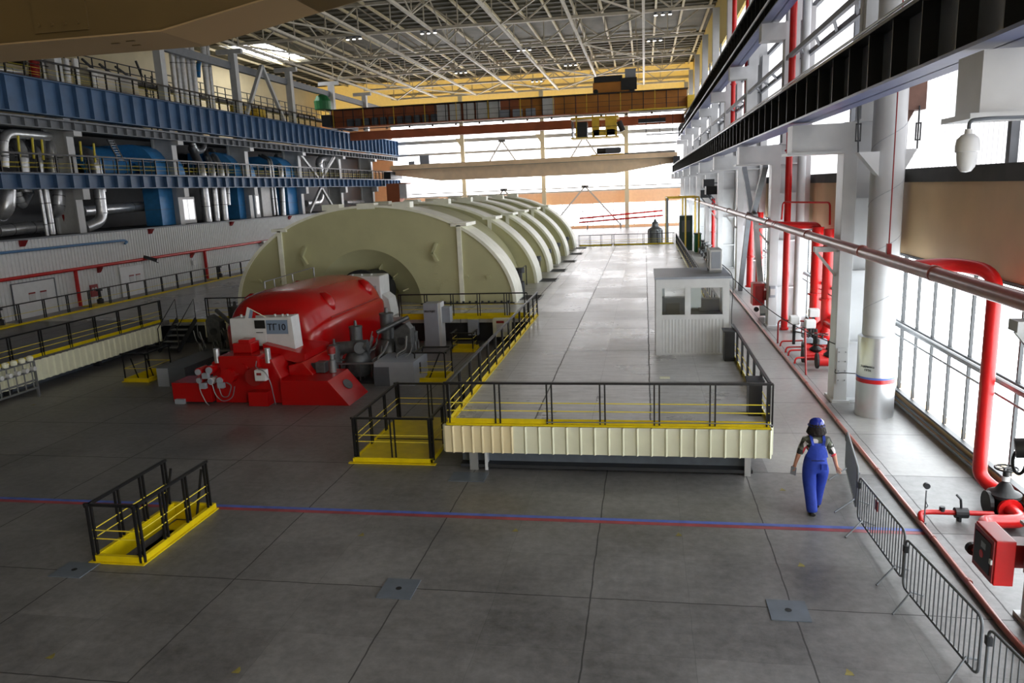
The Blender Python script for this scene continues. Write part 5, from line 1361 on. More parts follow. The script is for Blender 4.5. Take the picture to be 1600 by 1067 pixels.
railing((-36.1, 21), (-36.1, 80), 13.38, 'inner railing of the upper blue walkway', h=1.0, sp=1.9, toe=False, mids=(0.4,), pair=False)
# pipes and fittings on the ribbed wall
WX = -33.2
def wpipe(pts, r, m, label, name='wall_pipe', bendr=0.15):
    return tag(MB().tube(bend(pts, bendr), r, 10).build(name, m, smooth=True), label, 'pipe')
wpipe([(WX, 20, 2.24), (WX, 90, 2.24)], 0.1, 'red_pipe', 'long red pipe along the ribbed white wall')
wpipe([(WX + .02, 39.6, 2.15), (WX + .02, 39.6, 0.05)], 0.11, 'red_pipe', 'left red branch pipe dropping from the red wall pipe')
wpipe([(WX + .02, 53.2, 2.15), (WX + .02, 53.2, 0.05)], 0.11, 'red_pipe', 'right red branch pipe dropping from the red wall pipe')
wpipe([(WX, 20, 3.68), (WX, 44.3, 3.62), (WX, 44.6, 3.5), (WX, 44.3, 3.4)], 0.075, 'blue_pipe', 'light blue pipe high on the ribbed wall')
for i, (y, z, lab) in enumerate(((36.0, 4.0, 'first'), (47.0, 4.0, 'second'), (57.5, 4.0, 'third'), (68, 4.05, 'fourth'))):
    tag(MB().prism([(-33.34, z - 0.15), (-33.1, z + 0.18), (-33.34, z + 0.2)], 'y', y, y + 0.4).build('wall_bracket', 'red_dark'), 'dark red bracket near the top of the ribbed wall, %s from the left' % lab, 'bracket')
for i, y in enumerate((41.6, 51.5, 62.2)):
    tag(MB().prism([(-33.34, 1.8), (-33.1, 2.13), (-33.34, 2.13)], 'y', y, y + 0.3).build('wall_bracket', 'red_dark'), 'dark red bracket under the red wall pipe, %s from the left' % (['first', 'second', 'third'][i]), 'bracket')
t = thing('wall_camera', (WX + 0.3, 46.0, 2.3), 'dark floodlight clamped on the red wall pipe', 'lamp')
MB().bar((WX + 0.1, 45.9, 2.4), (WX + 0.5, 46.6, 2.1), 0.16, 0.2).build('housing', 'dark', t); MB().tube([(WX + 0.15, 46, 2.3), (WX + 0.4, 46.9, 1.9)], 0.03, 6).build('arm', 'dark', t)
t = thing('wall_sign', (WX, 41.1, 0.4), 'dark red safety sign on the ribbed wall', 'sign')
MB().box(-33.34, -33.28, 40.75, 41.4, 0.42, 1.15).build('board', 'red_dark', t)
MB().cyl((-33.28, 40.95, 0.88), (-33.27, 40.95, 0.88), 0.1, 12).build('symbol', 'white', t); MB().cyl((-33.28, 41.2, 0.88), (-33.27, 41.2, 0.88), 0.1, 12).build('symbol', 'white', t)
for i, (ya, yb, zt) in enumerate(((35.0, 38.0, 1.9), (43.6, 46.0, 1.9))):
    d_ = thing('door_%d' % (i + 1), (-33.33, ya, 0), None, None); d_['kind'] = 'structure'
    MB().box(-33.35, -33.31, ya, yb, 0, zt).build('door_leaf', 'corr', d_)
    MB().box(-33.34, -33.29, ya - 0.05, ya, 0, zt + 0.05).box(-33.34, -33.29, yb, yb + 0.05, 0, zt + 0.05).box(-33.34, -33.29, ya, yb, zt, zt + 0.05).build('door_frame', 'grey_dark' if i == 0 else 'white', d_)
    for k in (0.35, 0.62):
        MB().box(-33.31, -33.29, ya + (yb - ya) * k, ya + (yb - ya) * k + 0.45, 0.85, 1.25).build('notice', 'white', d_)
        MB().box(-33.31, -33.285, ya + (yb - ya) * k, ya + (yb - ya) * k + 0.45, 1.25, 1.33).build('notice_head', 'red_dark', d_)
for i, (y, x) in enumerate(((40.6, -32.6), (54.0, -32.6), (33.2, -32.6))):
    t = thing('floor_valve', (x, y, 0), 'small dark yellow-framed valve by the ribbed wall %s' % (['beside the left red branch', 'beside the right red branch', 'at the left picture edge'][i]), 'valve')
    MB().lathe([(0.2, 0), (0.2, 0.3), (0.1, 0.35), (0.08, 0.8), (0.2, 0.82), (0.2, 0.9)], (x, y, 0), 12).build('valve_body', 'dark', t)
    MB().box(x - 0.5, x + 0.4, y - 1.0, y + 0.5, 0.0, 0.05).build('frame', 'yellow', t)
tag(MB().box(-33.34, -33.2, 51.6, 51.95, 1.25, 1.6).build('wall_box', 'white'), 'small white square box on the ribbed wall', 'box')
t = thing('wall_camera', (-33.2, 63, 2.0), 'white bracket lamp on the ribbed wall beside the casing', 'lamp')
MB().box(-33.3, -32.9, 62.0, 63.4, 1.9, 2.3).build('housing', 'white', t); MB().box(-33.32, -33.1, 62.2, 62.6, 1.2, 1.9).build('mount', 'white', t)
# ================================================================ WINDOW SIDE EQUIPMENT
# long horizontal pipe
t = thing('main_pipe', (4.6, 50, 4.1), 'long brown-red pipe running along the white columns', 'pipe')
MB().tube([(4.62, -7, 4.2), (4.62, 106, 4.15)], 0.12, 18).build('pipe_shell', 'brown_pipe', t, smooth=True)
for y in (13.2, 17.4, 23.0, 28.6, 30.2, 36, 44, 52):
    MB().cyl((4.62, y - 0.06, 4.2), (4.62, y + 0.06, 4.2), 0.135, 18).build('weld_collar', 'brown_pipe', t, smooth=True)
MB().cyl((4.62, 28.2, 4.19), (4.62, 29.6, 4.19), 0.128, 18).build('painted_section', 'red_pipe', t, smooth=True)
for k, yk in enumerate(YK[1:6]):
    t = thing('pipe_bracket', (4.7, yk, 3.7), 'pale steel bracket holding the brown pipe at the %s white column' % ORD[k], 'bracket')
    MB().box(4.3, 4.85, yk - 0.12, yk + 0.12, 3.92, 4.05).build('arm', 'steel_white', t)
    MB().bar((4.35, yk, 3.92), (4.85, yk, 3.3), 0.07, 0.07).build('strut', 'steel_white', t)
# floor pipe
t = thing('floor_pipe', (4.53, 20, 0), 'thin dark red pipe lying along the floor beside the windows', 'pipe')
MB().tube(bend([(4.95, 8.9, 0.05), (4.55, 8.9, 0.05), (4.5, 9.6, 0.05), (4.53, 12, 0.05), (4.53, 60, 0.05)], 0.3), 0.042, 10).build('pipe_shell', 'brown_pipe', t, smooth=True)
for y in (10.8, 12.2, 15.2, 18.4, 22, 26, 30): MB().cyl((4.53, y, 0.05), (4.53, y + 0.08, 0.05), 0.05, 10).build('coupling', 'brown_pipe', t)
# branch with lever valve and gauge
t = thing('branch_pipe', (5.1, 13.05, 0), 'red branch pipe with a small lever valve near the red floor pipe', 'pipe')
MB().tube(bend([(4.55, 12.8, 0.06), (4.58, 13.0, 0.14), (4.75, 13.05, 0.14), (5.75, 13.05, 0.14)], 0.08), 0.045, 10).build('pipe_shell', 'red_pipe', t, smooth=True)
MB().cyl((5.15, 13.05, 0.14), (5.35, 13.05, 0.14), 0.09, 12).build('valve_body', 'dark', t)
MB().box(5.2, 5.24, 12.98, 13.1, 0.0, 0.14).build('support', 'dark', t)
MB().tube([(5.25, 13.05, 0.2), (5.23, 13.05, 0.38), (5.16, 13.05, 0.46)], 0.02, 6).build('lever', 'dark', t)
MB().cyl((4.95, 13.05, 0.16), (4.95, 13.05, 0.24), 0.045, 10).build('vent', 'dark', t)
t = thing('pressure_gauge', (4.6, 12.82, 0), 'thin upright pipe with a small gauge on top at the floor pipe', 'gauge')
MB().tube([(4.6, 12.82, 0.05), (4.6, 12.82, 0.62)], 0.012, 6).build('stem', 'galv', t)
MB().tube(bend([(4.6, 12.82, 0.3), (4.64, 12.8, 0.35), (4.6, 12.8, 0.42), (4.6, 12.82, 0.5)], 0.03), 0.008, 6).build('loop', 'galv', t)
MB().cyl((4.6, 12.79, 0.7), (4.6, 12.85, 0.7), 0.05, 14).build('dial', 'dark', t)
MB().box(4.57, 4.63, 12.8, 12.84, 0.0, 0.05).build('clamp', 'galv', t)
# red hydrant riser with gate valve
t = thing('riser_pipe', (5.95, 14.1, 0), 'fat red riser pipe bending over the windows near the right edge', 'pipe')
MB().tube(bend([(4.78, 14.6, 4.16), (5.4, 14.55, 4.2), (5.92, 14.1, 4.1), (5.92, 14.1, 0.42), (6.1, 13.9, 0.24), (6.3, 13.6, 0.24)], 0.35, 7), 0.12, 18).build('pipe_shell', 'red_pipe', t, smooth=True)
t = thing('gate_valve', (6.0, 13.3, 0), 'black gate valve with a handwheel at the foot of the red riser', 'valve')
MB().lathe([(0.14, 0.05), (0.19, 0.1), (0.19, 0.36), (0.26, 0.37), (0.26, 0.42), (0.15, 0.47), (0.09, 0.58), (0.05, 0.62), (0.05, 0.86)], (6.0, 13.3, 0), 20).build('valve_body', 'rubber', t, smooth=True)
MB().cyl((5.72, 13.3, 0.24), (5.78, 13.3, 0.24), 0.2, 18).build('flange', 'rubber', t)
MB().cyl((6.0, 13.08, 0.22), (6.0, 13.02, 0.22), 0.19, 18).build('flange', 'red_pipe', t)
MB().cyl((6.0, 13.3, 0.64), (6.0, 13.3, 0.72), 0.062, 12).build('tag_ring', 'white', t)
hw = MB(); ring = [(6.0 + 0.17 * math.cos(2 * PI * i / 24), 13.3 + 0.17 * math.sin(2 * PI * i / 24), 0.86) for i in range(25)]
hw.tube(ring, 0.017, 8, caps=False)
for a in (0, 1, 2): hw.bar((6.0 - 0.17 * math.cos(a * PI / 3), 13.3 - 0.17 * math.sin(a * PI / 3), 0.86), (6.0 + 0.17 * math.cos(a * PI / 3), 13.3 + 0.17 * math.sin(a * PI / 3), 0.86), 0.02, 0.015)
hw.build('handwheel', 'rubber', t)
MB().tube(bend([(6.0, 13.02, 0.22), (6.0, 12.6, 0.22), (5.4, 12.55, 0.22), (5.35, 12.3, 0.22)], 0.15), 0.11, 14).build('inlet_pipe', 'red_pipe', t, smooth=True)
# near column equipment
t = thing('hydrant_cabinet', (4.3, 9.8, 0.9), 'red fire hose cabinet with a glass door on the nearest white column', 'fire cabinet')
MB().box(4.12, 4.34, 9.2, 9.78, 0.88, 1.46).build('cabinet_body', 'red_pipe', t, bevel=0.01)
MB().box(4.1, 4.12, 9.22, 9.76, 0.9, 1.44).build('door', 'red_dark', t)
MB().box(4.09, 4.1, 9.28, 9.71, 0.97, 1.38).build('door_glass', 'dark', t)
MB().cyl((4.085, 9.5, 1.15), (4.09, 9.5, 1.15), 0.05, 14).build('sticker', 'red_pipe', t)
MB().box(4.085, 4.09, 9.4, 9.52, 1.24, 1.32).build('notice', 'grey', t)
MB().box(4.08, 4.1, 9.22, 9.27, 1.14, 1.2).build('latch', 'white', t)
MB().cyl((4.15, 9.86, 1.02), (4.15, 9.93, 1.02), 0.08, 14).build('handwheel', 'rubber', t)
MB().cyl((4.15, 9.78, 1.02), (4.15, 9.88, 1.02), 0.025, 8).build('spindle', 'red_pipe', t)
MB().box(4.34, 4.84, 9.45, 9.7, 1.0, 1.3).build('mount', 'red_dark', t)
t = thing('terminal_cabinet', (4.6, 9.1, 0.6), 'grey-white terminal box at the right edge in front of the nearest column', 'cabinet')
MB().box(4.5, 5.0, 8.85, 9.35, 1.0, 1.62).build('cabinet_body', 'grey', t, bevel=0.01)
MB().box(4.44, 5.05, 8.8, 9.4, 1.62, 1.66).build('lid', 'white', t)
MB().bar((4.55, 9.1, 0.0), (4.55, 9.1, 1.0), 0.05, 0.05).build('leg', 'grey', t); MB().bar((4.95, 9.1, 0.0), (4.95, 9.1, 1.0), 0.05, 0.05).build('leg', 'grey', t)
t = thing('hose_reel', (4.72, 10.1, 2.0), 'black coiled hose hanging on the nearest column at half height', 'hose')
MB().cyl((4.78, 10.12, 2.32), (4.66, 10.16, 2.3), 0.13, 18).build('drum', 'dark', t, smooth=True)
MB().tube([(4.72 + 0.02 * math.sin(a), 10.15 + 0.16 * math.cos(a), 2.12 + 0.15 * math.sin(a)) for a in [2 * PI * i / 24 for i in range(25)]], 0.022, 8, caps=False).build('hose_loop', 'rubber', t, smooth=True)
# dome camera
t = thing('dome_camera', (3.4, 9.0, 6.0), 'white dome camera hanging on a curved dark arm at the upper right', 'security camera')
dc = ony(1511, 238, 9.0)
MB().lathe([(0.0, -0.21), (0.05, -0.2), (0.085, -0.15), (0.1, -0.06), (0.102, 0.0), (0.118, 0.01), (0.12, 0.06), (0.105, 0.14), (0.06, 0.185), (0.04, 0.19), (0.035, 0.24)], (dc.x, dc.y, dc.z), 22).build('dome', 'tray', t, smooth=True)
MB().tube(bend([(dc.x, dc.y, dc.z + 0.22), (dc.x, dc.y, dc.z + 0.33), (dc.x + 0.2, dc.y, dc.z + 0.34), (4.84, 9.45, dc.z + 0.34)], 0.12), 0.02, 8).build('arm', 'grey_dark', t, smooth=True)
# thick spiral pipe with wrapped foot
t = thing('spiral_pipe', (5.57, 19.25, 0), 'thick white spiral-seamed pipe with a shiny wrapped foot banded blue and red', 'pipe')
px_, py_ = 5.57, 19.25
MB().lathe([(0.36, 1.9), (0.36, 17.5)], (px_, py_, 0), 36).build('pipe_shell', 'steel_white', t, smooth=True)
MB().lathe([(0.44, 0.0), (0.44, 1.02), (0.445, 1.02), (0.445, 1.06), (0.44, 1.06), (0.44, 1.98), (0.36, 2.02)], (px_, py_, 0), 36).build('wrap', 'alu', t, smooth=True)
MB().lathe([(0.446, 0.86), (0.446, 0.96)], (px_, py_, 0), 36).build('red_band', 'red', t, smooth=True, label='red band')
MB().lathe([(0.447, 0.96), (0.447, 1.01)], (px_, py_, 0), 36).build('blue_band', 'blue_mark', t, smooth=True, label='blue band')
sp = MB()
sp.tube([(px_ + 0.362 * math.cos(a), py_ + 0.362 * math.sin(a), 2.0 + a * 0.2) for a in [i * PI / 9 for i in range(0, 220)]], 0.007, 5)
sp.build('spiral_seam', 'grey', t, smooth=True)
for i, (sx, sy) in enumerate(((-0.95, -0.28), (-0.8, -0.42))): pass
text_mesh('Задвижка', 0.07, 'lettering', 'text', t, (px_ - 0.3, py_ - 0.345, 1.28), (0.75, -0.66, 0), (0, 0, 1))
text_mesh('ППЖ', 0.07, 'lettering', 'text', t, (px_ - 0.29, py_ - 0.355, 1.19), (0.75, -0.66, 0), (0, 0, 1))
# chain hangers with brackets on the big pipe
for i, (a, b) in enumerate((((1341, 160), (1341, 238)), ((1437, 165), (1433, 232)))):
    dy = -0.4 if i == 0 else -0.1
    A, B_ = ony(*a, py_ + dy), ony(*b, py_ + dy)
    t = thing('chain_hanger', B_, ['dark chain hanger on the left side of the thick spiral pipe', 'dark chain hanger on the right side of the thick spiral pipe'][i], 'chain hanger')
    MB().tube([A, B_], 0.018, 6).build('rod', 'dark', t)
    m_ = A.lerp(B_, 0.6)
    MB().box(m_.x - 0.06, m_.x - 0.035, m_.y - 0.02, m_.y + 0.02, m_.z - 0.2, m_.z + 0.2).box(m_.x + 0.035, m_.x + 0.06, m_.y - 0.02, m_.y + 0.02, m_.z - 0.2, m_.z + 0.2).box(m_.x - 0.06, m_.x + 0.06, m_.y - 0.02, m_.y + 0.02, m_.z + 0.17, m_.z + 0.2).box(m_.x - 0.06, m_.x + 0.06, m_.y - 0.02, m_.y + 0.02, m_.z - 0.2, m_.z - 0.17).build('turnbuckle', 'dark', t)
    s = -1 if i == 0 else 1
    MB().prism([(B_.x, B_.z), (px_ + s * 0.3, B_.z), (px_ + s * 0.3, B_.z - 0.55)], 'y', B_.y - 0.02, B_.y + 0.3).build('gusset', 'steel_white', t)
t = thing('hanger_bracket', (6.2, 19.4, 7), 'rusty brown steel bracket above the right chain hanger', 'bracket')
a_ = ony(1437, 150, 19.3)
MB().box(a_.x - 0.35, a_.x + 0.12, 19.2, 19.7, a_.z - 0.3, a_.z + 0.35).build('beam', 'rust', t)
MB().bar((a_.x - 0.1, 19.4, a_.z - 0.2), (a_.x - 0.75, 19.4, a_.z - 1.5), 0.12, 0.14).build('strut', 'rust', t)
t = thing('hanging_rod', (4.62, 15.6, 4.3), 'long thin red rod hanging down to the brown pipe', 'rod')
MB().tube([(4.62, 15.6, 4.35), (4.62, 15.6, 9.5)], 0.012, 6).build('rod', 'red_dark', t); MB().box(4.58, 4.66, 15.56, 15.64, 4.3, 4.5).build('clamp', 'red_dark', t)
# risers around the third column
def riser(x, y, z0, z1, r, m, label, name='riser_pipe'):
    t = thing(name, (x, y, z0), label, 'pipe')
    MB().tube([(x, y, z0), (x, y, z1)], r, 16).build('pipe_shell', m, t, smooth=True)
    for z in (z0 + 0.02, z0 + (z1 - z0) * 0.4):
        MB().cyl((x, y, z), (x, y, z + 0.07), r * 1.35, 16).build('flange', m, t)
    return t
riser(5.36, 30.5, 0, 17, 0.125, 'red_pipe', 'thin red riser left of the slim white pipe at the third column')
riser(5.72, 30.0, 0, 17, 0.15, 'steel_white', 'slim white spiral-seamed pipe between the red risers')
t = riser(6.0, 28.2, 0.1, 4.1, 0.2, 'red_pipe', 'left one of the two fat red risers beside the valve set')
t = riser(6.1, 26.9, 0.1, 4.1, 0.2, 'red_pipe', 'right one of the two fat red risers beside the valve set')
tag(MB().tube(bend([(6.05, 28.2, 3.8), (6.0, 28.3, 4.15), (4.7, 28.6, 4.18)], 0.25), 0.13, 14).build('red_elbow', 'red_pipe', smooth=True), 'red elbow joining the fat red risers to the brown pipe', 'pipe')
tag(MB().tube(bend([(5.1, 30.2, 4.3), (5.1, 30.0, 4.95), (6.2, 27.5, 4.95), (6.2, 27.4, 4.2)], 0.15), 0.035, 8).build('thin_red_loop', 'red_pipe', smooth=True), 'thin red pipe loop above the fat red risers', 'pipe')
riser(5.4, 41.0, 0.3, 4.2, 0.16, 'red_pipe', 'left red riser behind the slanted grey struts')
riser(5.75, 40.2, 0.3, 4.2, 0.16, 'red_pipe', 'right red riser behind the slanted grey struts')
riser(5.5, 44.6, 4, 17, 0.12, 'red_pipe', 'tall thin red riser behind the slanted struts')
riser(5.45, 63.5, 0, 4.5, 0.14, 'red_pipe', 'red riser far along the window side')
riser(5.6, 52.0, 8.3, 17, 0.14, 'red_pipe', 'red riser seen above the lower black girder, farther one')
# slanted grey struts at the fourth column
for i, (xa, ya, za, xb, yb, zb) in enumerate(((5.0, 33.5, 0.1, 5.0, 36.5, 4.2), (5.0, 37.2, 4.2, 5.0, 33.8, 6.4), (5.0, 37.6, 4.2, 5.0, 40.8, 6.4), (5.0, 41.5, 0.1, 5.0, 38.6, 4.2), (5.0, 36.5, 4.2, 5.0, 38.6, 4.2))):
    tag(MB().bar((xa, ya, za), (xb, yb, zb), 0.22, 0.22).build('wall_strut', 'steel_grey' if i else 'steel_white'), ['slanted pale strut rising from the floor before the fourth column', 'grey strut leaning up to the girder, near one', 'grey strut leaning up to the girder, far one', 'slanted grey strut rising from the floor, far one', 'short level strut joining the slanted struts'][i], 'strut')
V_ = Vector
# valve set at the foot of the fat risers
t = thing('valve_set', (5.4, 26.0, 0), 'cluster of red valves, flanges and white actuators on the floor beside the column', 'valve set')
for (x, y) in ((5.3, 24.6), (5.55, 23.8), (5.5, 25.6)):
    MB().cyl((x - 0.35, y, 0.3), (x + 0.35, y, 0.3), 0.17, 16).build('valve_body', 'red_pipe', t, smooth=True)
    MB().cyl((x - 0.4, y, 0.3), (x - 0.34, y, 0.3), 0.24, 16).build('flange', 'rubber', t); MB().cyl((x + 0.34, y, 0.3), (x + 0.4, y, 0.3), 0.25, 16).build('flange', 'rubber', t)
    MB().lathe([(0.14, 0.4), (0.2, 0.5), (0.08, 0.6), (0.05, 0.95)], (x, y, 0), 14).build('bonnet', 'rubber', t)
for (x, y, z) in ((4.95, 26.3, 1.0), (5.35, 25.8, 0.95), (5.6, 26.5, 1.2)):
    MB().box(x - 0.16, x + 0.16, y - 0.15, y + 0.15, z, z + 0.28).build('actuator', 'white', t, bevel=0.03)
    MB().cyl((x, y, 0.3), (x, y, z), 0.05, 10).build('spindle', 'rubber', t)
MB().tube(bend([(6.0, 28.2, 0.5), (6.0, 28.2, 0.25), (5.6, 26.4, 0.25), (5.5, 25.6, 0.3)], 0.3), 0.16, 14).build('inlet_pipe', 'red_pipe', t, smooth=True)
MB().tube(bend([(6.1, 26.9, 0.95), (6.2, 25.6, 0.95), (6.2, 25.0, 0.95), (6.2, 25.0, 0.1)], 0.3), 0.16, 14).build('header_pipe', 'red_pipe', t, smooth=True)
for i, y in enumerate((24.3, 25.4, 25.9, 26.9)):
    MB().tube(bend([(4.62, y, 0.1), (4.65, y, 0.28), (5.4 + 0.05 * i, y + 0.1, 0.28), (5.5, y + 0.1, 0.6 if i % 2 else 0.3)], 0.1), 0.028, 8).build('small_pipe', 'red_pipe', t, smooth=True)
MB().tube(bend([(4.7, 27.9, 0.0), (4.7, 27.9, 0.85), (5.9, 27.5, 0.85)], 0.15), 0.03, 8).build('small_pipe', 'red_dark', t, smooth=True)
MB().tube([(4.75, 23.2, 0.0), (4.78, 23.6, 0.9), (4.8, 23.8, 1.3)], 0.03, 8).build('stem', 'red_dark', t)
MB().tube(bend([(5.5, 26.9, 0.45), (6.25, 26.9, 1.1), (6.25, 25.2, 1.1), (6.2, 24.9, 0.3)], 0.3), 0.15, 14).build('header_pipe', 'red_pipe', t, smooth=True)
random.seed(3)
for i in range(9):
    a = V_((random.uniform(4.9, 5.7), random.uniform(24.0, 26.8), random.uniform(0.3, 0.7)))
    b = a + V_((random.uniform(-0.3, 0.3), random.uniform(-0.5, 0.5), random.uniform(0.1, 0.5)))
    MB().tube(bend([a, V_((a.x, a.y, b.z)), b], 0.1), 0.02, 6).build('small_pipe', random.choice(('galv', 'rubber', 'red_dark')), t, smooth=True)
for (x, y, z) in ((5.15, 25.0, 0.62), (5.45, 24.4, 0.7), (5.3, 26.2, 0.55)):
    MB().box(x - 0.12, x + 0.12, y - 0.12, y + 0.12, z, z + 0.16).build('actuator', 'grey', t, bevel=0.02)
    ring = [(x + 0.16 * math.cos(2 * PI * i / 16), y + 0.16 * math.sin(2 * PI * i / 16), z + 0.3) for i in range(17)]
    MB().tube(ring, 0.016, 6, caps=False).build('handwheel', 'rubber', t)
    MB().cyl((x, y, z + 0.1), (x, y, z + 0.3), 0.02, 6).build('spindle', 'rubber', t)
t = thing('fire_cabinet', (4.6, 33.0, 0.6), 'red fire cabinet on the third white column', 'fire cabinet')
MB().box(4.35, 4.8, 31.9, 32.6, 0.75, 1.65).build('cabinet_body', 'red_pipe', t, bevel=0.01)
MB().box(4.45, 4.75, 31.88, 31.9, 0.85, 1.55).build('door', 'red', t)
MB().box(4.75, 4.86, 31.7, 32.5, 1.0, 1.4).build('mount', 'red_dark', t)
MB().cyl((4.5, 31.85, 0.6), (4.5, 31.95, 0.6), 0.1, 12).build('handwheel', 'rubber', t)
t = thing('junction_box', (4.8, 30.9, 1.7), 'grey junction box on the front of the third white column', 'junction box')
MB().box(4.88, 5.1, 31.05, 31.17, 1.2, 1.65).build('housing', 'grey', t, bevel=0.01); MB().box(4.9, 5.08, 31.03, 31.05, 1.3, 1.55).build('cover', 'white', t)
# cable hanging across from booth to column
a, b = Vector((2.35, 22.4, 3.2)), Vector((4.85, 20.3, 1.55))
pts = [a.lerp(b, k / 16) + Vector((0, 0, -0.25 * math.sin(PI * k / 16))) for k in range(17)]
tag(MB().tube(pts, 0.012, 6).build('cable', 'rubber'), 'long black cable sagging from the booth roof to the second white column', 'cable')
tag(MB().tube(bend([(4.86, 20.2, 0.9), (4.82, 20.1, 0.82), (5.0, 20.0, 0.86), (5.3, 20.0, 0.84)], 0.06), 0.012, 6).build('cable', 'rubber'), 'short black cable loop low on the second white column', 'cable')
t = thing('bolted_plate', (5.0, 20.25, 0.5), 'white bolted plate low on the second white column', 'plate')
MB().box(4.9, 5.14, 20.24, 20.27, 0.5, 1.45).build('plate', 'steel_white', t)
for x in (4.94, 5.1):
    for z in (0.6, 0.85, 1.1, 1.35): MB().cyl((x, 20.23, z), (x, 20.24, z), 0.018, 8).build('bolt', 'galv', t)
# grey wall boxes high on the far columns (group of switch boxes)
for i, (y, x, z, w) in enumerate(((58.0, 4.9, 4.9, 1.5), (60.5, 4.9, 5.4, 1.2), (62, 4.8, 4.6, 1.0))):
    t = thing('cable_box', (x, y, z), 'dark framed box high on the far window side, %s' % (['nearest of three', 'middle of three', 'farthest of three'][i]), 'box')
    MB().box(x - 0.5, x + 0.3, y - w / 2, y + w / 2, z, z + 0.6).build('housing', 'dark', t)
    MB().bar((x - 0.4, y, z), (x + 0.4, y, z - 1.0), 0.08, 0.08).build('strut', 'grey_dark', t)
    MB().bar((x + 0.3, y, z + 0.3), (6.4, y, z + 0.3), 0.1, 0.1).build('wall_arm', 'grey_dark', t)
# far end equipment
t = thing('electric_cabinet', (2.6, 70, 0), 'dark green cabinet in the yellow frame beyond the far railing', 'cabinet')
MB().box(3.0, 4.1, 68, 69.2, 0, 3.0).build('cabinet_body', 'green_dark', t); MB().box(3.2, 3.9, 67.98, 68, 1.6, 2.6).build('door', 'grey_dark', t)
t = thing('electric_cabinet', (4.4, 72, 0), 'bright green low cabinet right of the dark green one', 'cabinet')
MB().box(4.2, 4.7, 66, 67.4, 0, 1.5).build('cabinet_body', 'green', t)
MB().box(4.15, 4.75, 65.95, 67.45, 1.5, 1.56).build('lid', 'green_dark', t)
t = thing('equipment_cage', (3.2, 67, 0), 'tall yellow pipe frame around the far green cabinets', 'frame')
f_ = MB()
for x in (1.9, 3.4, 4.5):
    for y in (66, 71): f_.bar((x, y, 0), (x, y, 4.6), 0.12, 0.12)
f_.bar((1.9, 66, 4.6), (4.5, 66, 4.6), 0.12, 0.12).bar((1.9, 71, 4.6), (4.5, 71, 4.6), 0.12, 0.12).bar((1.9, 66, 4.6), (1.9, 71, 4.6), 0.1, 0.1).bar((4.5, 66, 4.6), (4.5, 71, 4.6), 0.1, 0.1)
f_.build('frame', 'crane_yellow', t)
MB().bar((1.9, 66, 0), (1.9, 66, 4.6), 0.2, 0.2).build('post', 'galv', t)
t = thing('filter_vessel', (0.6, 66, 0), 'grey upright vessel with a narrow top beyond the far railing', 'vessel')
MB().lathe([(0.55, 0), (0.55, 1.9), (0.62, 1.92), (0.62, 2.0), (0.3, 2.2), (0.26, 2.5), (0.34, 2.53), (0.15, 2.65), (0.08, 2.85)], (0.9, 67, 0), 16).build('vessel_shell', 'galv', t, smooth=True)
for a in range(6): MB().bar((0.9 + 0.6 * math.cos(a), 67 + 0.6 * math.sin(a), 0), (0.9 + 0.6 * math.cos(a), 67 + 0.6 * math.sin(a), 1.9), 0.08, 0.08).build('leg', 'iron', t)
for (y_, za_, zb_, lab_) in ((107.5, 1.5, 2.2, 'upper red pipe across the foot of the far glazing'), (106, 1.0, 1.6, 'lower red pipe across the foot of the far glazing')):
    t = thing('far_pipe', (-3, y_, 0), lab_, 'pipe')
    MB().tube([(-9, y_, za_), (2.5, y_, zb_)], 0.12, 8).build('pipe_shell', 'red_pipe', t, smooth=True)
    for k_ in (0.1, 0.5, 0.9): MB().bar((-9 + 11.5 * k_, y_, 0), (-9 + 11.5 * k_, y_, za_ + (zb_ - za_) * k_), 0.08, 0.08).build('support', 'galv', t)
for i in range(4):
    t = thing('floor_machine', (4.7, 57 + i * 2.6, 0), 'small grey valve unit on the far floor by the windows, %s' % (['nearest of four', 'second of four', 'third of four', 'farthest of four'][i]), 'machine')
    MB().lathe([(0.3, 0), (0.3, 0.5), (0.12, 0.6), (0.12, 1.0), (0.3, 1.02), (0.3, 1.1)], (4.75, 57 + i * 2.6, 0), 12).build('valve_body', 'iron', t)
    MB().cyl((4.4, 57 + i * 2.6, 0.3), (5.2, 57 + i * 2.6, 0.3), 0.2, 12).build('pipe_stub', 'galv', t)
tag(MB().box(0.35, 0.6, 18.6, 18.75, D, D + 0.02).build('wood_scrap', 'cream'), 'small pale block lying on the deck before the booth', 'block')

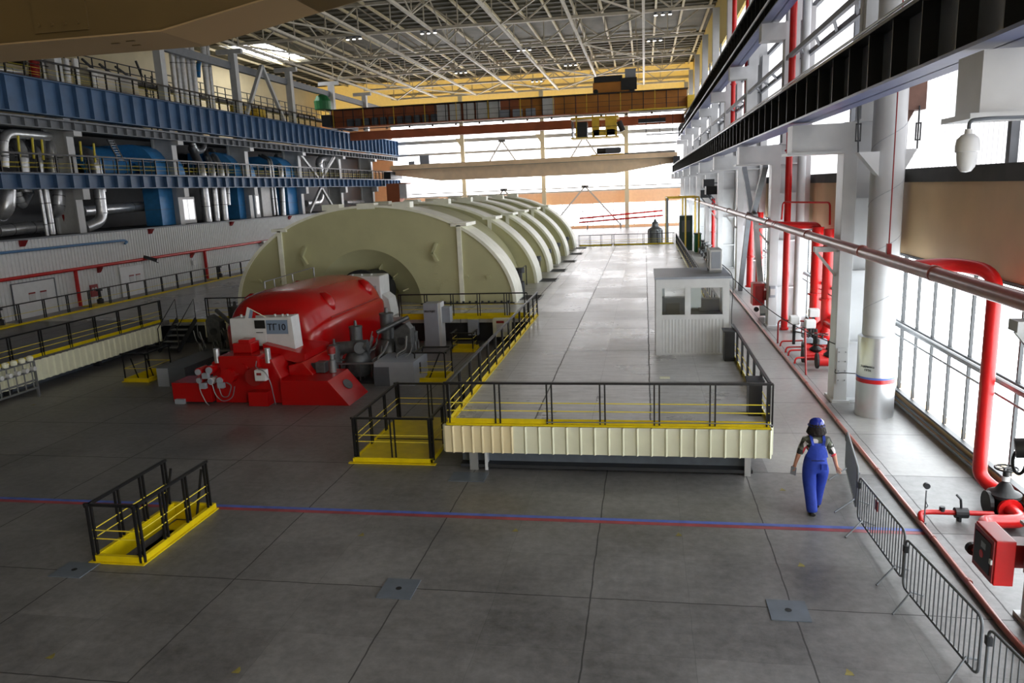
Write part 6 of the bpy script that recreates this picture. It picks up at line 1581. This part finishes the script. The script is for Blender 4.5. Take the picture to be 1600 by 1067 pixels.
# ---- crowd barriers
def barrier(a, b, label, tagplate=False):
    a = Vector((a[0], a[1], 0)); b = Vector((b[0], b[1], 0)); d = (b - a).normalized(); L_ = (b - a).length; n_ = Vector((-d.y, d.x, 0))
    t = thing('crowd_barrier', (a + b) / 2, label, 'crowd barrier')
    zb, zt = 0.13, 0.86; r = 0.12
    P = lambda s, z: a + d * s + Vector((0, 0, z))
    loop = [P(0, (zb + zt) / 2), P(0, zt), P(L_, zt), P(L_, zb), P(0, zb), P(0, (zb + zt) / 2)]
    MB().tube(bend(loop, r, 5), 0.018, 8).build('frame', 'barrier', t, smooth=True)
    n = int(L_ / 0.105); s0 = None
    for i in range(1, n):
        s_ = L_ * i / n
        if s0 is None: s0 = MB().tube([P(s_, zb), P(s_, zt)], 0.0085, 6).build('bar', 'barrier', t); s00 = s_
        else:
            s = s0.copy(); col.objects.link(s); s.parent = t; s.location = s0.location + d * (s_ - s00)
    for s_ in (L_ * 0.12, L_ * 0.86):
        MB().tube([P(s_, zb + 0.05), P(s_, 0.014) + n_ * 0.26 - d * 0.2], 0.014, 6).tube([P(s_, zb + 0.05), P(s_, 0.014) - n_ * 0.34 + d * 0.28], 0.014, 6).build('foot', 'barrier', t)
    MB().box(a.x - 0.03, a.x + 0.03, a.y - 0.05, a.y + 0.02, 0.66, 0.76).build('hook', 'dark', t)
    if tagplate:
        q = P(L_ * 0.42, 0.72); MB().bar(q - d * 0.06, q + d * 0.06, 0.01, 0.16).build('sign', 'red_dark', t)
    return t
barrier((3.93, 15.2), (3.6, 13.13), 'farthest crowd barrier, seen edge-on beside the walking person')
barrier((3.53, 12.76), (3.6, 10.69), 'crowd barrier with a small dark red tag, second from the far end', True)
barrier((3.54, 10.47), (3.73, 8.49), 'crowd barrier in the middle of the row, at the lower right')
barrier((3.72, 8.3), (3.98, 6.35), 'nearest crowd barrier, cut by the lower right corner of the picture')

# level stays between upper columns and the big pipe runs above the lower girder
for k in range(2, 8):
    yk = YK[k]
    t = thing('stay_frame', (5.3, yk + 5, 9.2), 'open grey stay frame above the lower black girder, bay %s from the camera' % (['one', 'two', 'three', 'four', 'five', 'six'][k - 2]), 'stay frame')
    MB().bar((5.3, yk + 0.3, 10.2), (5.3, yk + 10.5, 10.2), 0.12, 0.16).build('rail', 'steel_grey', t)
    MB().bar((5.9, yk + 0.3, 10.2), (5.9, yk + 10.5, 10.2), 0.12, 0.16).build('rail', 'steel_grey', t)
    for j in range(4):
        MB().bar((5.3, yk + 1 + j * 2.4, 10.2), (5.9, yk + 3.2 + j * 2.4, 10.2), 0.08, 0.08).build('lattice', 'steel_grey', t)
for k in (2, 3, 4, 5):
    yk = YK[k]
    t = thing('white_column_box', (5.9, yk + 1.2, 8.2), 'white steel box panel above the lower girder next to the %s column' % ORD[k - 1], 'steel panel')
    MB().box(5.75, 6.3, yk + 0.45, yk + 1.9, 8.2, 13.0).build('panel', 'steel_white', t, bevel=0.02)
    for z in (9.2, 11.2): MB().box(5.72, 5.75, yk + 0.6, yk + 1.7, z, z + 1.3).build('recess', 'grey', t)
# ================================================================ THE PERSON
def skin(name, nodes, edges, m, parent, lv=2, root=0, label=None, ysq=1.0):
    me = bpy.data.meshes.new(name + '_tmp')
    org = Vector(parent.location) if parent else Vector()
    keys = list(nodes)
    me.from_pydata([tuple(nodes[k][0]) for k in keys], [(keys.index(a), keys.index(b)) for a, b in edges], [])
    o = bpy.data.objects.new(name + '_tmp', me); col.objects.link(o)
    sk = o.modifiers.new('skin', 'SKIN'); sk.use_smooth_shade = True
    for i, k in enumerate(keys):
        r = nodes[k][1]
        me.skin_vertices[0].data[i].radius = (r, r) if isinstance(r, (int, float)) else r
        me.skin_vertices[0].data[i].use_root = (i == root)
    sb = o.modifiers.new('sub', 'SUBSURF'); sb.levels = lv; sb.render_levels = lv
    dg = bpy.context.evaluated_depsgraph_get(); dg.update()
    out = bpy.data.meshes.new_from_object(o.evaluated_get(dg))
    bpy.data.objects.remove(o)
    out.materials.clear(); out.materials.append(M[m])
    for p in out.polygons: p.use_smooth = True
    ob = bpy.data.objects.new(name, out); col.objects.link(ob)
    if parent: ob.parent = parent
    if label: ob['label'] = label
    return ob
# local frame: x right, y forward (away from camera), z up; base at the stance point
PX, PY = 2.93, 13.25
pr = thing('person', (PX, PY, 0), 'person in blue overalls and a blue hard hat walking away, holding a phone-sized notebook', 'person')
pr.rotation_euler = (0, 0, 0)
V = Vector
J = {
 'pelvis': (V((0.0, 0.0, 0.90)), 0.15), 'waist': (V((0.0, 0.0, 1.04)), 0.125), 'chest': (V((0.0, 0.02, 1.22)), 0.135), 'neckb': (V((0.0, 0.03, 1.37)), 0.075), 'neck': (V((0.0, 0.04, 1.43)), 0.052),
 'skull0': (V((0.0, 0.055, 1.50)), 0.07), 'skull1': (V((0.0, 0.06, 1.575)), 0.088), 'skull2': (V((0.0, 0.055, 1.62)), 0.06),
 'shl': (V((-0.16, 0.02, 1.335)), 0.058), 'ell': (V((-0.285, -0.01, 1.08)), 0.045), 'wrl': (V((-0.335, 0.03, 0.87)), 0.03),
 'shr': (V((0.16, 0.02, 1.335)), 0.058), 'elr': (V((0.285, -0.03, 1.08)), 0.045), 'wrr': (V((0.34, -0.02, 0.86)), 0.03),
 'hipl': (V((-0.085, 0, 0.86)), 0.115), 'knl': (V((-0.075, -0.03, 0.47)), 0.068), 'anl': (V((-0.05, -0.17, 0.11)), 0.04),
 'hipr': (V((0.085, 0, 0.86)), 0.115), 'knr': (V((0.085, 0.11, 0.48)), 0.068), 'anr': (V((0.075, 0.19, 0.10)), 0.04),
 'tol': (V((-0.06, -0.05, 0.05)), 0.035), 'tor': (V((0.08, 0.32, 0.06)), 0.035),
}
E_ = [('pelvis', 'waist'), ('waist', 'chest'), ('chest', 'neckb'), ('neckb', 'neck'), ('neck', 'skull0'), ('skull0', 'skull1'), ('skull1', 'skull2'),
      ('chest', 'shl'), ('shl', 'ell'), ('ell', 'wrl'), ('chest', 'shr'), ('shr', 'elr'), ('elr', 'wrr'),
      ('pelvis', 'hipl'), ('hipl', 'knl'), ('knl', 'anl'), ('anl', 'tol'), ('pelvis', 'hipr'), ('hipr', 'knr'), ('knr', 'anr'), ('anr', 'tor')]
body_nodes = dict(J)
# hands: palm and fingers as branches of the same skin
def hand(nodes, edges, w, fwd, side, hold):
    wp = nodes[w][0]; f = fwd.normalized(); s = side.normalized()
    nodes[w + 'p1'] = (wp + f * 0.035, (0.022, 0.03)); nodes[w + 'p2'] = (wp + f * 0.075, (0.017, 0.036))
    edges += [(w, w + 'p1'), (w + 'p1', w + 'p2')]
    up = f.cross(s).normalized()
    for i, (o, L_) in enumerate(((-0.03, 0.062), (-0.01, 0.072), (0.01, 0.068), (0.03, 0.052))):
        c = up * (0.5 if hold else 0.12)
        k = '%sf%d' % (w, i)
        a = wp + f * 0.085 + s * o * 1.0
        b1 = a + (f * 0.9 + s * (o * 3) + c * 0.4).normalized() * L_ * 0.5
        b2 = b1 + (f * 0.7 + s * (o * 3) + c * 1.6).normalized() * L_ * 0.5
        nodes[k + 'a'] = (a, 0.0095); nodes[k + 'b'] = (b1, 0.0085); nodes[k + 'c'] = (b2, 0.007)
        edges += [(w + 'p2', k + 'a'), (k + 'a', k + 'b'), (k + 'b', k + 'c')]
    k = w + 't'
    a = wp + f * 0.03 - s * 0.03; b1 = wp + f * 0.06 - s * 0.055; b2 = wp + f * 0.09 - s * 0.06 + up * 0.02 * (2 if hold else 0.5)
    nodes[k + 'a'] = (a, 0.011); nodes[k + 'b'] = (b1, 0.0095); nodes[k + 'c'] = (b2, 0.008)
    edges += [(w + 'p1', k + 'a'), (k + 'a', k + 'b'), (k + 'b', k + 'c')]
be = list(E_)
hand(body_nodes, be, 'wrr', V((0.35, -0.1, -1)), V((-0.75, 0.5, -0.2)), False)
hand(body_nodes, be, 'wrl', V((-0.1, 0.1, -1)), V((0.2, -1, 0.0)), True)
skin('body', body_nodes, be, 'skin', pr, 2)
# trousers part of the overalls, one surface
W = {
 'pelvis': (V((0, -0.01, 0.88)), (0.235, 0.17)), 'waist': (V((0, 0, 1.03)), (0.205, 0.155)),
 'hipl': (V((-0.115, -0.01, 0.82)), 0.15), 'knl': (V((-0.09, -0.03, 0.45)), 0.112), 'anl': (V((-0.065, -0.155, 0.10)), 0.10),
 'hipr': (V((0.115, -0.01, 0.82)), 0.15), 'knr': (V((0.095, 0.10, 0.46)), 0.105), 'anr': (V((0.08, 0.20, 0.10)), 0.095),
 'hl': (V((-0.062, -0.165, 0.035)), 0.10), 'hr': (V((0.078, 0.215, 0.035)), 0.095), 'ul': (V((-0.105, -0.02, 0.64)), 0.135), 'ur': (V((0.105, 0.05, 0.64)), 0.13), 'bib': (V((0, 0.0, 1.13)), (0.17, 0.145)),
}
skin('overall', W, [('pelvis', 'waist'), ('waist', 'bib'), ('pelvis', 'hipl'), ('hipl', 'ul'), ('ul', 'knl'), ('knl', 'anl'), ('anl', 'hl'), ('pelvis', 'hipr'), ('hipr', 'ur'), ('ur', 'knr'), ('knr', 'anr'), ('anr', 'hr')], 'overall', pr, 2)
S = {
 'waist': (V((0, 0.01, 1.08)), (0.165, 0.14)), 'chest': (V((0, 0.02, 1.21)), (0.19, 0.148)), 'up': (V((0, 0.025, 1.31)), (0.16, 0.11)), 'neckb': (V((0, 0.035, 1.385)), 0.07),
 'shl': (V((-0.18, 0.02, 1.315)), 0.08), 'ml': (V((-0.235, 0.005, 1.19)), 0.072), 'ell': (V((-0.285, -0.01, 1.05)), 0.06),
 'shr': (V((0.18, 0.02, 1.315)), 0.08), 'mr': (V((0.235, -0.005, 1.19)), 0.072), 'elr': (V((0.285, -0.03, 1.03)), 0.06),
}
skin('shirt', S, [('waist', 'chest'), ('chest', 'up'), ('up', 'neckb'), ('up', 'shl'), ('shl', 'ml'), ('ml', 'ell'), ('up', 'shr'), ('shr', 'mr'), ('mr', 'elr')], 'shirt', pr, 2, label='shirt with a dark, white and red pattern')
def pbuild(mb, name, m, smooth=True, label=None):
    mb.v = [(v[0] + PX, v[1] + PY, v[2]) for v in mb.v]
    return mb.build(name, m, pr, smooth=smooth, label=label)
# back of the bib with straps crossing to the shoulders
bk = MB()
rows = []
for z, w in ((1.04, 0.18), (1.13, 0.165), (1.21, 0.135), (1.30, 0.105)):
    rows.append([(w * (k / 4 - 1), 0.02 - 0.172 * math.sqrt(max(0, 1 - (w * (k / 4 - 1) / 0.23) ** 2)) * (1 if z < 1.25 else 0.88), z) for k in range(9)])
vs = [p for r_ in rows for p in r_] + [(p[0], p[1] + 0.015, p[2]) for r_ in rows for p in r_]
fs = []
for j in range(3):
    for k in range(8):
        fs.append((j * 9 + k, j * 9 + k + 1, (j + 1) * 9 + k + 1, (j + 1) * 9 + k)); fs.append((36 + j * 9 + k, 36 + (j + 1) * 9 + k, 36 + (j + 1) * 9 + k + 1, 36 + j * 9 + k + 1))
bk.add(vs, fs); pbuild(bk, 'bib_back', 'overall')
for sx in (-1, 1):
    m_ = MB()
    pth = [V((sx * 0.085, -0.14, 1.27)), V((sx * 0.1, -0.115, 1.34)), V((sx * 0.105, -0.03, 1.405)), V((sx * 0.1, 0.05, 1.40)), V((sx * 0.085, 0.14, 1.3))]
    for a, b in zip(pth[:-1], pth[1:]): m_.bar(a, b, 0.045, 0.018, up=(0, -0.4, 1))
    pbuild(m_, 'shoulder_strap', 'overall', smooth=False)
m_ = MB()
m_.tube([(x, -0.155 - 0.01 * math.cos(x * 12), 1.0) for x in [-0.11 + i * 0.055 for i in range(5)]], 0.008, 6)
pbuild(m_, 'waist_seam', 'overall_dark')
m_ = MB().box(0.055, 0.15, -0.185, -0.15, 0.84, 0.94); pbuild(m_, 'back_pocket', 'overall', smooth=False)
for nm, (x, y, tilt) in {'l': (-0.06, -0.16, 1), 'r': (0.077, 0.22, 0)}.items():
    m_ = MB()
    st_ = [(-0.09, 0.04, 0.055), (-0.06, 0.052, 0.085), (0.0, 0.05, 0.09), (0.07, 0.052, 0.07), (0.13, 0.046, 0.055), (0.165, 0.025, 0.04)]
    vs = []; n = 10
    for yy, w, h in st_:
        zoff = 0.0
        for k in range(n):
            a = 2 * PI * k / n
            vs.append((x + w * math.cos(a), y + yy, 0.004 + zoff + h * 0.5 + h * 0.5 * math.sin(a)))
    fs = [(i * n + k, i * n + (k + 1) % n, (i + 1) * n + (k + 1) % n, (i + 1) * n + k) for i in range(len(st_) - 1) for k in range(n)] + [tuple(range(n))[::-1], tuple((len(st_) - 1) * n + k for k in range(n))]
    m_.add(vs, fs); pbuild(m_, 'shoe', 'shoe')
# hair: a bob around the back and the sides
hr = MB(); vs = []; n = 22
for (r, z, bulge) in ((0.0, 1.66, 0), (0.085, 1.645, 0), (0.105, 1.60, 0), (0.118, 1.55, 0.0), (0.14, 1.50, 0.004), (0.145, 1.455, 0.01), (0.12, 1.42, 0.012), (0.06, 1.43, 0)):
    for k in range(n):
        a = PI * 0.98 + (PI * 1.04) * k / (n - 1)
        w = 1 + 0.05 * math.sin(k * 2.3 + z * 40)
        vs.append((r * math.cos(a) * w, 0.05 + r * math.sin(a) * w, z + 0.004 * math.sin(k * 3)))
fs = [(j * n + k, j * n + k + 1, (j + 1) * n + k + 1, (j + 1) * n + k) for j in range(7) for k in range(n - 1)]
hr.add(vs, fs)
ho = pbuild(hr, 'hair', 'hair'); so = ho.modifiers.new('solid', 'SOLIDIFY'); so.thickness = 0.02
# face: nose, eyes, mouth, ears (turned away from the camera)
m_ = MB().prism([(-0.012, 1.52), (0.012, 1.52), (0.0, 1.56)], 'y', 0.135, 0.168); pbuild(m_, 'nose', 'skin', smooth=False)
for sx in (-1, 1):
    m_ = MB().cyl((sx * 0.032, 0.13, 1.565), (sx * 0.032, 0.143, 1.565), 0.011, 10); pbuild(m_, 'eye', 'white')
    m_ = MB().lathe([(0.004, -0.025), (0.013, -0.01), (0.015, 0.01), (0.006, 0.026)], (sx * 0.092, 0.06, 1.55), 8); pbuild(m_, 'ear', 'skin')
m_ = MB().box(-0.022, 0.022, 0.132, 0.141, 1.495, 1.503); pbuild(m_, 'mouth', 'red_dark', smooth=False)
# helmet
m_ = MB().lathe([(0.118, 0.0), (0.125, 0.01), (0.126, 0.04), (0.115, 0.08), (0.085, 0.115), (0.04, 0.132), (0.0, 0.136)], (0, 0.055, 1.575), 28)
h_ = pbuild(m_, 'hard_hat', 'helmet', label='blue hard hat with a pale side')
m_ = MB().lathe([(0.119, 0.0), (0.145, 0.0), (0.145, 0.008), (0.119, 0.012)], (0, 0.065, 1.572), 28); pbuild(m_, 'hat_brim', 'helmet')
m_ = MB(); m_.tube([(0.118 * math.cos(a), 0.055 - 0.119 * math.sin(a), 1.578) for a in [PI * 0.12 + i * PI * 0.76 / 12 for i in range(13)]], 0.01, 6); pbuild(m_, 'headband', 'rubber')
# notebook in the left hand
t = thing('notebook', (PX - 0.37, PY + 0.03, 0.66), 'pale grey notebook held in the left hand of the walking person', 'notebook')
nb = MB().bar((PX - 0.355, PY + 0.03, 0.81), (PX - 0.365, PY + 0.04, 0.66), 0.016, 0.10, up=(1, -0.8, 0)).build('cover', 'grey', t)
MB().bar((PX - 0.352, PY + 0.034, 0.80), (PX - 0.360, PY + 0.044, 0.67), 0.01, 0.09, up=(1, -0.8, 0)).build('pages', 'white', t)
